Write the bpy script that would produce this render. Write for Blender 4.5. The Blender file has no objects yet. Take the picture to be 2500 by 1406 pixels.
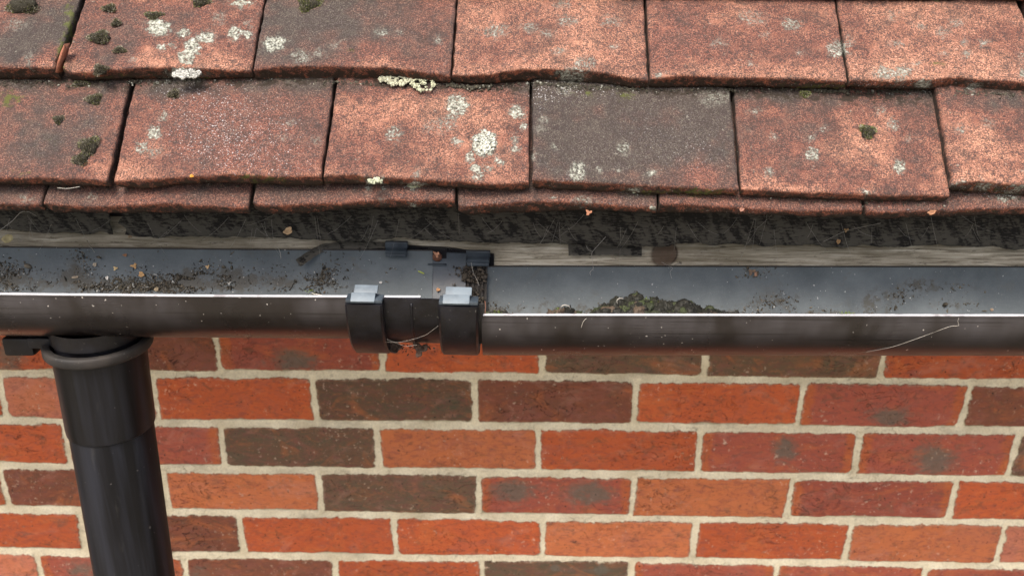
import bpy, math, random
import numpy as np
from mathutils import Vector, Matrix

random.seed(7)
RNG = np.random.default_rng(11)
C = bpy.context.scene.collection
SC = bpy.context.scene

# ------------------------------------------------------------------ camera
F_PX, CX, CY = 2150.0, 1250.0, 703.0          # focal length in photo pixels
CAM_H = 3.0
PITCH, ROLL = 22.0, 0.5
cam_d = bpy.data.cameras.new('camera')
cam = bpy.data.objects.new('camera', cam_d)
C.objects.link(cam)
cam_d.sensor_width = 36.0
cam_d.lens = 36.0 * F_PX / 2500.0
cam_d.clip_start = 0.02
cam_d.clip_end = 3000
CAM_R = Matrix.Rotation(math.radians(90 - PITCH), 3, 'X') @ Matrix.Rotation(math.radians(ROLL), 3, 'Z')
cam.matrix_world = Matrix.Translation((0, 0, CAM_H)) @ CAM_R.to_4x4()
cam_d.dof.use_dof = True
cam_d.dof.focus_distance = 0.735
cam_d.dof.aperture_fstop = 11.0
SC.camera = cam

# ------------------------------------------------------------------ world, sun
SUN_EL, SUN_AZ = math.radians(60), math.radians(205)     # azimuth: from +Y, clockwise
w = bpy.data.worlds.new('World')
SC.world = w
w.use_nodes = True
nt = w.node_tree
bg = nt.nodes['Background']
sky = nt.nodes.new('ShaderNodeTexSky')
sky.sky_type = 'NISHITA'
sky.sun_disc = False
sky.sun_elevation = SUN_EL
sky.sun_rotation = SUN_AZ
sky.air_density = 0.8
sky.dust_density = 6.0
sky.ozone_density = 0.0
nt.links.new(sky.outputs[0], bg.inputs[0])
bg.inputs[1].default_value = 0.15
sun_d = bpy.data.lights.new('sun', 'SUN')
sun_d.energy = 2.0
sun_d.angle = math.radians(20)
sun_d.color = (1.0, 0.95, 0.88)
sun = bpy.data.objects.new('sun', sun_d)
C.objects.link(sun)
sdir = Vector((math.sin(SUN_AZ) * math.cos(SUN_EL), math.cos(SUN_AZ) * math.cos(SUN_EL), math.sin(SUN_EL)))
sun.rotation_euler = sdir.to_track_quat('Z', 'Y').to_euler()
sun.location = (0, -5, 8)
SC.view_settings.view_transform = 'Standard'
SC.view_settings.look = 'None'
SC.view_settings.gamma = 1.0
SC.view_settings.exposure = 1.2

# ------------------------------------------------------------------ helpers
def ray(px, py):
    d = CAM_R @ Vector(((px - CX) / F_PX, -(py - CY) / F_PX, -1.0))
    return np.array(d)
ORG = np.array((0, 0, CAM_H))
def hit_y(px, py, y):                       # point seen at a photo pixel on the vertical plane at distance y
    d = ray(px, py)
    return ORG + d * (y / d[1])
def hit_plane(px, py, p0, n):
    d = ray(px, py)
    return ORG + d * (np.dot(p0 - ORG, n) / np.dot(d, n))
def hit_cyl(px, py, cy, cz, r):             # far wall of a trough running along x
    d = ray(px, py)
    oy, oz = ORG[1] - cy, ORG[2] - cz
    a = d[1] ** 2 + d[2] ** 2; b = 2 * (oy * d[1] + oz * d[2]); c = oy * oy + oz * oz - r * r
    q = b * b - 4 * a * c
    t = (-b + math.sqrt(max(q, 0))) / (2 * a)
    return ORG + d * t
def nrm(v):
    v = np.asarray(v, float)
    return v / np.linalg.norm(v)

def _hash(ix, iy, iz, seed):
    h = (ix * 374761393 + iy * 668265263 + iz * 2147483647 + seed * 974634777) & 0xFFFFFFFF
    h = ((h ^ (h >> 13)) * 1274126177) & 0xFFFFFFFF
    h = ((h ^ (h >> 16)) * 2246822519) & 0xFFFFFFFF
    return ((h ^ (h >> 15)) & 0xFFFFFF) / float(0xFFFFFF)
def vnoise(P, scale, seed=0):               # value noise, -1..1, P: (..., 3)
    Q = np.asarray(P, float) * scale
    i = np.floor(Q).astype(np.int64); f = Q - i
    f = f * f * (3 - 2 * f)
    out = 0
    for dx in (0, 1):
        for dy in (0, 1):
            for dz in (0, 1):
                wgt = (f[..., 0] if dx else 1 - f[..., 0]) * (f[..., 1] if dy else 1 - f[..., 1]) * (f[..., 2] if dz else 1 - f[..., 2])
                out = out + wgt * _hash(i[..., 0] + dx, i[..., 1] + dy, i[..., 2] + dz, seed)
    return out * 2 - 1
def fbm(P, scale, oct=4, seed=0):
    a, s, t, n = 1.0, scale, 0, 0
    for k in range(oct):
        t = t + a * vnoise(P, s, seed + 17 * k); n += a; a *= .55; s *= 2.07
    return t / n
def sstep(a, b, x):
    t = np.clip((x - a) / (b - a), 0, 1)
    return t * t * (3 - 2 * t)

def make_mesh(name, V, faces, mats=(), attrs=None, colors=None, smooth=True, fmat=None, parent=None, origin=None, sharp=None):
    """V: (n,3) world coordinates; faces: list of (m,k) index arrays or a list of tuples"""
    V = np.asarray(V, float)
    if origin is None:
        origin = V.mean(axis=0)
    me = bpy.data.meshes.new(name)
    if isinstance(faces, np.ndarray):
        faces = [faces]
    if len(faces) and isinstance(faces[0], np.ndarray):
        loops = np.concatenate([f.ravel() for f in faces])
        tot = np.concatenate([np.full(len(f), f.shape[1]) for f in faces])
    else:
        loops = np.array([i for f in faces for i in f]); tot = np.array([len(f) for f in faces])
    start = np.concatenate(([0], np.cumsum(tot)[:-1]))
    me.vertices.add(len(V)); me.vertices.foreach_set('co', (V - origin).ravel())
    me.loops.add(len(loops)); me.loops.foreach_set('vertex_index', loops.astype(np.int32))
    me.polygons.add(len(tot)); me.polygons.foreach_set('loop_start', start.astype(np.int32))
    me.polygons.foreach_set('loop_total', tot.astype(np.int32))
    me.polygons.foreach_set('use_smooth', np.full(len(tot), smooth))
    for m in mats:
        me.materials.append(m)
    if fmat is not None:
        me.polygons.foreach_set('material_index', np.asarray(fmat, dtype=np.int32))
    for k, a in (attrs or {}).items():
        at = me.attributes.new(k, 'FLOAT', 'POINT'); at.data.foreach_set('value', np.asarray(a, dtype=np.float32))
    for k, a in (colors or {}).items():
        at = me.attributes.new(k, 'FLOAT_COLOR', 'POINT')
        a = np.asarray(a, float); a = np.concatenate([a, np.ones((len(a), 1))], axis=1)
        at.data.foreach_set('color', a.astype(np.float32).ravel())
    me.update(calc_edges=True); me.validate()
    if sharp is not None and smooth:
        me.set_sharp_from_angle(angle=math.radians(sharp))
    o = bpy.data.objects.new(name, me)
    C.objects.link(o)
    if parent is not None:
        o.parent = parent
        pw = Vector((0, 0, 0)); q = parent
        while q is not None: pw = pw + q.location; q = q.parent
        o.location = Vector(origin) - pw
    else:
        o.location = Vector(origin)
    return o
def empty(name, loc, label, cat, group=None):
    o = bpy.data.objects.new(name, None); C.objects.link(o); o.location = Vector(loc)
    o.empty_display_size = .02
    return tag(o, label, cat, group)
def tag(o, label=None, cat=None, group=None, kind=None):
    if label: o['label'] = label
    if cat: o['category'] = cat
    if group: o['group'] = group
    if kind: o['kind'] = kind
    return o
def grid_faces(nu, nv, flip=False):          # index = i*nv + j
    i, j = np.meshgrid(np.arange(nu - 1), np.arange(nv - 1), indexing='ij')
    a = (i * nv + j).ravel()
    q = np.stack([a, a + nv, a + nv + 1, a + 1], axis=1)
    return q[:, ::-1].copy() if flip else q

class Soup:                                   # collects small bodies into one mesh
    def __init__(s): s.V = []; s.F = []; s.n = 0; s.col = []
    def add(s, V, F, col=None):
        V = np.asarray(V, float)
        s.V.append(V); s.F += [tuple(int(k) + s.n for k in f) for f in F]; s.n += len(V)
        if col is not None: s.col.append(np.tile(np.asarray(col, float), (len(V), 1)) if np.ndim(col) == 1 else col)
    def build(s, name, mats, parent=None, smooth=True, sharp=None):
        return make_mesh(name, np.concatenate(s.V), s.F, mats, colors={'col': np.concatenate(s.col)} if s.col else None, parent=parent, smooth=smooth, sharp=sharp)
def ico(sub=1):
    import bmesh
    bm = bmesh.new(); bmesh.ops.create_icosphere(bm, subdivisions=sub, radius=1.0)
    V = np.array([v.co[:] for v in bm.verts]); F = [tuple(v.index for v in f.verts) for f in bm.faces]
    bm.free(); return V, F
ICO1, ICO2, ICO3 = ico(1), ico(2), ico(3)
def rot_rand():
    q, r = np.linalg.qr(RNG.normal(size=(3, 3)))
    return q
def frame_from(n):
    n = nrm(n); a = np.array((1, 0, 0)) if abs(n[0]) < .8 else np.array((0, 1, 0))
    t = nrm(np.cross(a, n)); b = np.cross(n, t)
    return np.stack([t, b, n])               # rows
def box(c, sx, sy, sz, bev=0.0, R=None):      # bevelled box as verts, faces
    V = []; 
    xs = (-sx / 2, sx / 2); ys = (-sy / 2, sy / 2); zs = (-sz / 2, sz / 2)
    import bmesh
    bm = bmesh.new(); bmesh.ops.create_cube(bm, size=1.0)
    for v in bm.verts: v.co = (v.co.x * sx, v.co.y * sy, v.co.z * sz)
    if bev > 0:
        bmesh.ops.bevel(bm, geom=bm.edges[:] , offset=bev, segments=2, profile=.6, affect='EDGES')
    V = np.array([v.co[:] for v in bm.verts]); bm.verts.index_update()
    F = [tuple(v.index for v in f.verts) for f in bm.faces]; bm.free()
    if R is not None: V = V @ np.asarray(R).T
    return V + np.asarray(c), F
def tube_vf(P, r, nseg=6, rr=None):
    P = np.asarray(P, float); n = len(P); V = []
    T = np.gradient(P, axis=0)
    up = np.array((0.13, -.4, .9))
    for k in range(n):
        t = nrm(T[k]); a = nrm(np.cross(up, t)); b = np.cross(t, a)
        rad = r if rr is None else rr[k]
        for q in range(nseg):
            th = 2 * math.pi * q / nseg
            V.append(P[k] + rad * (math.cos(th) * a + math.sin(th) * b))
    F = []
    for k in range(n - 1):
        for q in range(nseg):
            F.append((k * nseg + q, k * nseg + (q + 1) % nseg, (k + 1) * nseg + (q + 1) % nseg, (k + 1) * nseg + q))
    F.append(tuple(range(nseg))[::-1]); F.append(tuple((n - 1) * nseg + q for q in range(nseg)))
    return np.array(V), F

def lin(r, g, b):
    f = lambda c: (c / 255 / 12.92) if c / 255 <= .04045 else ((c / 255 + .055) / 1.055) ** 2.4
    return np.array((f(r), f(g), f(b)))

# ------------------------------------------------------------------ materials
class NT:
    def __init__(s, name):
        s.m = bpy.data.materials.new(name); s.m.use_nodes = True; s.t = s.m.node_tree
        s.b = s.t.nodes['Principled BSDF']
    def n(s, typ, **kw):
        x = s.t.nodes.new(typ)
        for k, v in kw.items():
            if k.startswith('_'): setattr(x, k[1:], v)
        for k, v in kw.items():
            if not k.startswith('_'):
                key = int(k[1:]) if k[0] == 'i' and k[1:].isdigit() else k
                s.put(x.inputs[key], v)
        return x
    def put(s, inp, v):
        if isinstance(v, bpy.types.NodeSocket): s.t.links.new(v, inp)
        elif isinstance(v, (tuple, list, np.ndarray)):
            v = tuple(float(q) for q in v)
            inp.default_value = v + (1.0,) if len(v) == 3 and len(inp.default_value) == 4 else v
        else: inp.default_value = v
    def attr(s, name, out='Fac'): return s.n('ShaderNodeAttribute', _attribute_name=name).outputs[out]
    def obj(s):
        tc = s.n('ShaderNodeTexCoord'); oi = s.n('ShaderNodeObjectInfo')
        mul = s.n('ShaderNodeMath', _operation='MULTIPLY', i0=oi.outputs['Random'], i1=7.3)
        return s.n('ShaderNodeVectorMath', _operation='ADD', i0=tc.outputs['Object'], i1=mul.outputs[0]).outputs[0]
    def noise(s, vec, scale, detail=2.0, rough=.5, dist=0.0, out='Fac'):
        return s.n('ShaderNodeTexNoise', Vector=vec, Scale=scale, Detail=detail, Roughness=rough, Distortion=dist).outputs[out]
    def math(s, op, a, b=0.0, c=0.0, clamp=False):
        x = s.n('ShaderNodeMath', _operation=op, i0=a, i1=b, i2=c); x.use_clamp = clamp; return x.outputs[0]
    def mapr(s, v, a, b, c=0.0, d=1.0, smooth=False):
        x = s.n('ShaderNodeMapRange', i0=v, i1=a, i2=b, i3=c, i4=d)
        if smooth: x.interpolation_type = 'SMOOTHSTEP'
        return x.outputs[0]
    def mix(s, f, a, b, mode='MIX'):
        x = s.n('ShaderNodeMix', _data_type='RGBA', _blend_type=mode)
        s.put(x.inputs[0], f); s.put(x.inputs[6], a); s.put(x.inputs[7], b)
        return x.outputs[2]
    def ramp(s, v, stops):
        x = s.n('ShaderNodeValToRGB', Fac=v); e = x.color_ramp.elements
        while len(e) < len(stops): e.new(.5)
        for q, (p, c) in zip(e, stops): q.position = p; q.color = tuple(float(k) for k in c) + (1,)
        return x.outputs[0]
    def scalev(s, vec, sc):
        return s.n('ShaderNodeVectorMath', _operation='MULTIPLY', i0=vec, i1=sc).outputs[0]
    def bump(s, h, dist, strength=1.0, prev=None):
        x = s.n('ShaderNodeBump', Height=h, Distance=dist, Strength=strength)
        if prev is not None: s.put(x.inputs['Normal'], prev)
        return x.outputs[0]
    def done(s, col=None, rough=None, nor=None, spec=.5, **kw):
        if col is not None: s.put(s.b.inputs['Base Color'], col)
        if rough is not None: s.put(s.b.inputs['Roughness'], rough)
        if nor is not None: s.put(s.b.inputs['Normal'], nor)
        s.put(s.b.inputs['Specular IOR Level'], spec)
        for k, v in kw.items(): s.put(s.b.inputs[k.replace('_', ' ')], v)
        return s.m

def tile_material():
    s = NT('weathered_clay'); v = s.obj()
    base = s.attr('col', 'Color'); lich = s.attr('lich'); frost = s.attr('frost'); green = s.attr('green'); face = s.attr('face')
    g1 = s.noise(v, 900, 2.5, .7); g2 = s.noise(v, 1700, 2.0, .6); g3 = s.noise(v, 260, 3, .6); g4 = s.noise(v, 75, 4, .6)
    # grains: dark purple specks and pale orange specks
    dark = s.mapr(g1, .50, .565); pale = s.mapr(g1, .46, .38)
    c = s.mix(s.math('MULTIPLY', dark, .85), base, (.030, .020, .019))
    pl = s.mix(.12, s.mix(1.0, base, (2.15, 2.2, 2.3), 'MULTIPLY'), (.42, .34, .29))
    c = s.mix(s.math('MULTIPLY', pale, .72), c, pl)
    c = s.mix(s.math('MULTIPLY', s.mapr(g3, .51, .62), .60), c, (.034, .024, .023))
    c = s.mix(s.math('MULTIPLY', s.mapr(g4, .45, .32), .42), c, s.mix(1.0, base, (1.5, 1.5, 1.5), 'MULTIPLY'))
    c = s.mix(s.math('MULTIPLY', s.mapr(g2, .62, .70), .4), c, (.34, .31, .30))     # pale quartz specks
    g5 = s.noise(v, 38, 5, .65, .6)
    c = s.mix(s.math('MULTIPLY', s.mapr(g5, .50, .64), .55), c, s.mix(.75, c, (.030, .024, .022)))
    c = s.mix(s.math('MULTIPLY', s.mapr(s.noise(v, 95, 5, .75, .5), .56, .66), .5), c, (.026, .020, .018))
    # black algae on the cut face and edges; at the foot also painted shadow gap
    soot_shade = s.mapr(s.math('ADD', s.noise(v, 150, 4, .7), s.math('MULTIPLY', face, .17)), .575, .68)
    c = s.mix(s.math('MULTIPLY', soot_shade, s.math('MINIMUM', s.math('MULTIPLY', face, 1.6), .93)), c, (.022, .016, .011))
    # tiny frosty specks
    fr = s.mapr(s.math('ADD', s.noise(v, 720, 2, .5), s.math('MULTIPLY', frost, .05)), .685, .72)
    c = s.mix(s.math('MULTIPLY', fr, s.math('MINIMUM', s.math('MULTIPLY', frost, 1.6), .8)), c, (.36, .36, .37))
    # moss film
    gr = s.mapr(s.math('ADD', s.noise(v, 210, 4, .65), s.math('MULTIPLY', green, .3)), .62, .78)
    c = s.mix(s.math('MULTIPLY', gr, s.math('MINIMUM', s.math('MULTIPLY', green, 2.0), .85)), c, (.060, .070, .014))
    # lichen: signed distance in mm, ragged by noise
    ln = s.math('ADD', lich, s.math('MULTIPLY', s.math('SUBTRACT', s.noise(v, 150, 5, .72), .5), 15.0))
    lm = s.mapr(ln, -.3, .6)
    lc = s.ramp(s.noise(v, 420, 4, .7), [(.34, (.035, .035, .03)), (.44, (.15, .155, .125)), (.54, (.30, .31, .26)), (.70, (.48, .485, .43))])
    thin = s.attr('thin')
    holes = s.mapr(s.math('SUBTRACT', s.noise(v, 520, 3, .7), s.math('MULTIPLY', thin, .22)), .34, .44)
    lm = s.math('MULTIPLY', lm, s.math('MULTIPLY', holes, s.math('SUBTRACT', 1.0, s.math('MULTIPLY', thin, .35))))
    halo = s.math('MULTIPLY', s.mapr(ln, -3.2, .5), s.mapr(s.noise(v, 330, 4, .75), .47, .60))
    c = s.mix(s.math('MULTIPLY', halo, .5), c, (.20, .195, .165))
    c = s.mix(s.math('MULTIPLY', s.mapr(s.noise(v, 190, 4, .8), .655, .69), .55), c, (.24, .235, .20))
    c = s.mix(lm, c, lc)
    h = s.math('ADD', s.math('MULTIPLY', g1, .6), s.math('ADD', s.math('MULTIPLY', g2, .3), s.math('ADD', g3, s.math('MULTIPLY', lm, .5))))
    nb = s.bump(h, .0016, 1.0)
    return s.done(c, .92, nb, .25)

def brick_material():
    s = NT('brickwork'); v = s.n('ShaderNodeTexCoord').outputs['Object']
    base = s.attr('col', 'Color'); e = s.attr('edge'); spot = s.attr('spot'); sm = s.attr('joint_shade')
    n1 = s.noise(s.scalev(v, (1, 1, 2.2)), 24, 5, .62, .8); n2 = s.noise(v, 110, 4, .65); n3 = s.noise(s.scalev(v, (1, 1, 2.5)), 60, 4, .6, 1.4)
    c = s.mix(s.mapr(n1, .35, .7, 0, .55), base, s.mix(.5, base, (.33, .075, .038)))
    c = s.mix(s.mapr(n3, .50, .66, 0, .65), c, s.mix(.8, c, (.17, .065, .055)))
    big = s.noise(s.scalev(v, (1, 1, 1.8)), 13, 4, .65, 1.2)
    c = s.mix(s.mapr(big, .52, .66, 0, .55), c, s.mix(.5, c, (.30, .11, .085)))
    c = s.mix(s.mapr(big, .46, .34, 0, .5), c, s.mix(.6, c, (.56, .17, .05)))
    c = s.mix(s.mapr(n3, .45, .25, 0, .4), c, s.mix(.5, c, (.62, .2, .08)))
    c = s.mix(s.mapr(n2, .60, .70, 0, .40), c, (.09, .05, .04))
    cr1 = s.math('ABSOLUTE', s.math('SUBTRACT', s.noise(s.scalev(v, (1, 1, 1.6)), 21, 4, .6, 1.5), .5))
    crease = s.math('MULTIPLY', s.mapr(cr1, .006, .001), s.mapr(s.noise(v, 7, 2, .5), .50, .60))
    c = s.mix(s.math('MULTIPLY', crease, .8), c, (.02, .013, .01))
    c = s.mix(s.mapr(s.noise(s.scalev(v, (1, 1, 1.4)), 46, 6, .75, .6), .56, .64, 0, .45), c, (.085, .058, .036))
    c = s.mix(s.mapr(s.noise(s.scalev(v, (1, 1, 1.5)), 31, 5, .7, 1.0), .57, .66, 0, .5), c, s.mix(.6, c, (.12, .095, .06)))
    c = s.mix(s.mapr(s.noise(s.scalev(v, (1, 1, 1.5)), 17, 5, .7, .8), .55, .68, 0, .38), c, s.mix(.55, c, (.50, .26, .19)))
    # kiln spots
    sp = s.mapr(s.math('ADD', spot, s.math('MULTIPLY', s.math('SUBTRACT', s.noise(s.scalev(v, (1, 1, 1.7)), 52, 6, .7, .7), .5), 1.7)), .25, .75)
    c = s.mix(s.math('MULTIPLY', sp, .8), c, s.mix(n2, (.08, .075, .05), (.17, .15, .12)))
    # pits and pale lime bloom
    c = s.mix(s.mapr(s.noise(v, 230, 2, .5), .69, .74, 0, .8), c, (.03, .025, .02))
    bloom = s.math('MULTIPLY', s.mapr(s.noise(v, 150, 4, .7), .60, .72), s.mapr(s.noise(v, 11, 2, .5), .45, .62))
    c = s.mix(s.math('MULTIPLY', bloom, .75), c, (.62, .47, .34))
    edge = s.math('ADD', e, s.math('MULTIPLY', s.math('SUBTRACT', s.noise(v, 80, 6, .75), .5), 12.5))
    lime = s.mapr(edge, 3.4, .8, 0, .35)
    c = s.mix(s.math('MULTIPLY', lime, s.mapr(n2, .42, .6)), c, (.50, .33, .23))
    mm = s.mapr(edge, .3, -.8)
    mn = s.noise(v, 26, 5, .6); mn2 = s.noise(v, 420, 3, .7)
    mc = s.mix(s.mapr(mn, .3, .7), (.58, .505, .34), (.80, .735, .54))
    mc = s.mix(s.mapr(mn2, .45, .75, 0, .5), mc, (.30, .26, .18))
    mc = s.mix(s.mapr(s.noise(s.scalev(v, (1, 1, 2)), 12, 5, .7), .52, .68, 0, .5), mc, (.33, .29, .20))
    mc = s.mix(s.mapr(s.noise(s.scalev(v, (1, 1, 1.5)), 70, 4, .6), .60, .72, 0, .35), mc, (.27, .24, .16))
    mc = s.mix(s.math('MULTIPLY', s.mapr(s.math('ADD', sm, s.math('MULTIPLY', s.noise(v, 60, 4, .7), 1.0)), 1.05, 1.55), .7), mc, (.20, .175, .11))  # shadow line below each upper brick, painted into the mortar colour
    c = s.mix(mm, c, mc)
    h = s.math('ADD', s.math('MULTIPLY', n2, .6), s.math('ADD', s.math('MULTIPLY', mn2, .25), s.math('ADD', s.math('MULTIPLY', mm, -.9), s.math('MULTIPLY', crease, -1.2))))
    return s.done(c, .9, s.bump(h, .0022, .8), .2)

def plastic_outer():
    s = NT('dark_brown_plastic'); v = s.obj()
    big = s.noise(s.scalev(v, (1, .5, .5)), 16, 3, .5); st = s.noise(s.scalev(v, (.02, 1, 1)), 900, 3, .7); fine = s.noise(s.scalev(v, (.3, 1, 1)), 300, 3, .7)
    bl = s.math('MULTIPLY', s.attr('painted_sheen'), s.mapr(s.noise(s.scalev(v, (1, .5, .5)), 20, 3, .6), .38, .66))  # soft reflections on the upper front face, painted as paler patches
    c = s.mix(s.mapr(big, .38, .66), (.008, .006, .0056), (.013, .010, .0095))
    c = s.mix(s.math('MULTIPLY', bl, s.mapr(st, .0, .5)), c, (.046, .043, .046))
    c = s.mix(s.mapr(s.noise(s.scalev(v, (.012, 1, 1)), 420, 1, .4), .68, .71, 0, .5), c, (.005, .004, .004))
    dot = s.mapr(s.noise(v, 330, 1, .4), .775, .79)
    c = s.mix(dot, c, (.35, .33, .3))
    r = s.math('ADD', s.mapr(big, .36, .66, .26, .38), s.math('MULTIPLY', s.math('SUBTRACT', st, .5), .07))
    return s.done(c, r, s.bump(s.math('ADD', st, s.math('MULTIPLY', fine, .5)), .00006, .4), .38)
def plastic_inner():
    s = NT('sun_bleached_plastic'); v = s.obj()
    a = s.noise(v, 22, 4, .6); b = s.noise(v, 130, 4, .7); k = s.noise(s.scalev(v, (.5, 1, 1)), 500, 2, .6)
    c = s.mix(s.mapr(a, .35, .68), (.066, .079, .085), (.108, .125, .132))
    c = s.mix(s.mapr(b, .58, .72, 0, .4), c, (.085, .09, .085))
    dirt = s.attr('dirt')
    scr = s.noise(s.scalev(v, (1.0, .25, .25)), 160, 2, .5, 3.0)
    c = s.mix(s.mapr(s.math('ABSOLUTE', s.math('SUBTRACT', scr, .5)), .006, .0, 0, .35), c, (.20, .21, .21))
    c = s.mix(s.mapr(s.noise(v, 34, 6, .7, .8), .56, .70, 0, .45), c, (.085, .082, .070))
    dm = s.mapr(s.math('ADD', s.noise(v, 85, 6, .75), s.math('MULTIPLY', dirt, .20)), .585, .69)
    c = s.mix(s.math('MULTIPLY', dm, s.math('MINIMUM', s.math('MULTIPLY', dirt, 2.0), .72)), c, (.052, .046, .034))
    c = s.mix(s.mapr(s.noise(v, 420, 1, .4), .765, .785, 0, .7), c, (.4, .4, .38))
    return s.done(c, s.mapr(a, .3, .7, .6, .78), s.bump(s.math('ADD', k, b), .0002, .5), .3)
def plastic_rim():  # bright sky highlight along the front lip, put into its pale colour
    s = NT('plastic_lip_highlight'); v = s.obj()
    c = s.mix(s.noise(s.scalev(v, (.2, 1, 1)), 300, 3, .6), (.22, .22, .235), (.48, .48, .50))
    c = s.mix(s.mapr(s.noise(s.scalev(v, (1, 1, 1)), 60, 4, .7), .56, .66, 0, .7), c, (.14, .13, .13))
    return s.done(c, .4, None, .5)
def plastic_fitting(name, c1, c2, r=.4, spec=.5):
    s = NT(name); v = s.obj()
    a = s.noise(v, 60, 4, .6); b = s.noise(v, 300, 3, .7)
    c = s.mix(s.mapr(a, .35, .65), c1, c2)
    c = s.mix(s.mapr(s.noise(v, 330, 3, .6), .67, .72, 0, .55), c, (.11, .105, .09))
    return s.done(c, s.mapr(a, .3, .7, r - .08, r + .12), s.bump(b, .0002, .5), spec)
def felt_material():
    s = NT('bitumen_felt'); v = s.n('ShaderNodeNewGeometry').outputs['Position']
    m = s.n('ShaderNodeMapping', Vector=v); m.inputs['Rotation'].default_value = (0, math.radians(34), 0)
    st = s.noise(s.scalev(m.outputs[0], (.9, .4, .28)), 140, 3, .6, .4)
    fine = s.noise(s.scalev(v, (.28, 1, 1.5)), 520, 4, .75)
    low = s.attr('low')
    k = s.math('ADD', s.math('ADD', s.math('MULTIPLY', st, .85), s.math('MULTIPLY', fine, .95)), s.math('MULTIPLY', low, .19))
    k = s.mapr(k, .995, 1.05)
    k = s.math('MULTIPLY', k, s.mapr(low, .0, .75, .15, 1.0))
    c = s.mix(k, s.mix(fine, (.006, .0055, .0045), (.018, .015, .012)), s.mix(fine, (.042, .038, .030), (.088, .080, .063)))
    return s.done(c, .8, s.bump(s.math('ADD', k, fine), .0006, .6), .3)
def wood_material():
    s = NT('weathered_timber'); v = s.n('ShaderNodeNewGeometry').outputs['Position']
    kn = s.attr('knot')
    g = s.noise(s.scalev(v, (.045, 1, 1)), 420, 5, .7, .6); big = s.noise(s.scalev(v, (.25, 1, 1)), 22, 4, .6)
    crk = s.noise(s.scalev(v, (.16, 1, 1)), 260, 6, .85, 1.2)
    blot = s.noise(s.scalev(v, (.5, 1, 1)), 45, 5, .7)
    c = s.ramp(g, [(.30, (.10, .082, .058)), (.44, (.30, .262, .19)), (.56, (.48, .43, .33)), (.70, (.66, .61, .50))])
    c = s.mix(s.mapr(big, .42, .62, 0, .62), c, (.12, .098, .058))
    c = s.mix(s.mapr(blot, .5, .68, 0, .55), c, (.13, .105, .07))
    c = s.mix(s.mapr(crk, .58, .64, 0, .85), c, (.035, .027, .018))
    rp = s.n('ShaderNodeMath', _operation='SINE', i0=s.math('MULTIPLY', kn, 34.0)).outputs[0]
    kc = s.mix(s.noise(v, 120, 3, .6), (.055, .034, .022), (.10, .062, .040))
    ring = s.math('MULTIPLY', s.mapr(kn, .84, .92), s.mapr(kn, 1.06, .98))
    c = s.mix(s.mapr(s.math('ADD', kn, s.math('MULTIPLY', g, .5)), 1.42, 1.10, 0, .85), c, kc)
    c = s.mix(s.math('MULTIPLY', s.math('MULTIPLY', ring, s.mapr(big, .4, .6)), .7), c, (.02, .012, .009))
    return s.done(c, .88, s.bump(s.math('ADD', g, s.math('MULTIPLY', crk, -.6)), .0009, .6), .25)
def vcol_material(name, rough=.85, spec=.3, var=.35, sc=900, bump=.0003, trans=0.0):
    s = NT(name); v = s.obj(); b = s.attr('col', 'Color')
    n = s.noise(v, sc, 3, .7)
    c = s.mix(s.mapr(n, .4, .7, 0, var), b, s.mix(.75, b, (.01, .01, .01)))
    c = s.mix(s.mapr(n, .45, .28, 0, var * .7), c, s.mix(.5, c, (.6, .6, .5)))
    return s.done(c, rough, s.bump(n, bump, .7), spec)

M_TILE = tile_material(); M_BRICK = brick_material()
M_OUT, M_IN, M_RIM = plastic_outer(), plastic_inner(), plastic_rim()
M_FIT = plastic_fitting('black_fitting_plastic', (.0035, .0032, .0038), (.009, .009, .0115), .36, .25)
M_FITB = plastic_fitting('blue_grey_bleached_plastic', (.050, .066, .080), (.10, .128, .148), .5)
M_FITD = plastic_fitting('slate_blue_plastic', (.022, .030, .038), (.042, .055, .067), .42)
def pipe_material():
    s = NT('black_pipe_plastic'); v = s.obj()
    a = s.noise(s.scalev(v, (1, 1, .05)), 70, 4, .6); b = s.noise(v, 300, 3, .7); d = s.noise(v, 18, 3, .5)
    c = s.mix(s.mapr(a, .42, .66), (.0022, .0022, .0028), (.010, .011, .015))
    c = s.mix(s.mapr(s.noise(v, 150, 2, .5), .73, .76, 0, .5), c, (.09, .085, .08))
    c = s.mix(s.mapr(s.noise(s.scalev(v, (1, 1, .2)), 90, 4, .7), .60, .72, 0, .3), c, (.035, .033, .03))
    return s.done(c, s.mapr(a, .3, .7, .34, .42), s.bump(b, .0001, .4), .22)
M_PIPE = pipe_material()
M_RINGP = plastic_fitting('dusty_pipe_lip', (.006, .005, .0045), (.026, .021, .017), .75)
M_SEAL = plastic_fitting('perished_rubber', (.010, .009, .008), (.03, .026, .022), .8)
M_FELT = felt_material(); M_WOOD = wood_material()
M_MOSS = vcol_material('moss', .9, .2); M_LICH = vcol_material('crusty_lichen', .9, .2, .45, 700, .0006)
M_SOIL = vcol_material('wet_soil', .7, .3, .22, 800, .0006)
M_LEAF = vcol_material('dry_leaf', .7, .3, .3, 400, .0002)
M_WEB = NT('spider_silk').done((.34, .32, .28), .5, None, .4)
M_SCREW = NT('rusty_screw').done((.11, .045, .025), .7, None, .4)

# ------------------------------------------------------------------ roof tiles
BETA = math.radians(39.2)
UDIR = np.array((0, math.cos(BETA), math.sin(BETA)))
ROWY = {0: .812, 1: .7499, 2: .6802, 3: .6812}
PALE, MID, DARK = np.array((.290, .142, .090)), np.array((.122, .047, .031)), np.array((.043, .036, .029))
def tile_color(m):
    m = np.clip(m, 0, 1)[:, None]
    return np.where(m < .5, PALE + (MID - PALE) * (m / .5), MID + (DARK - MID) * ((m - .5) / .5))

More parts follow.
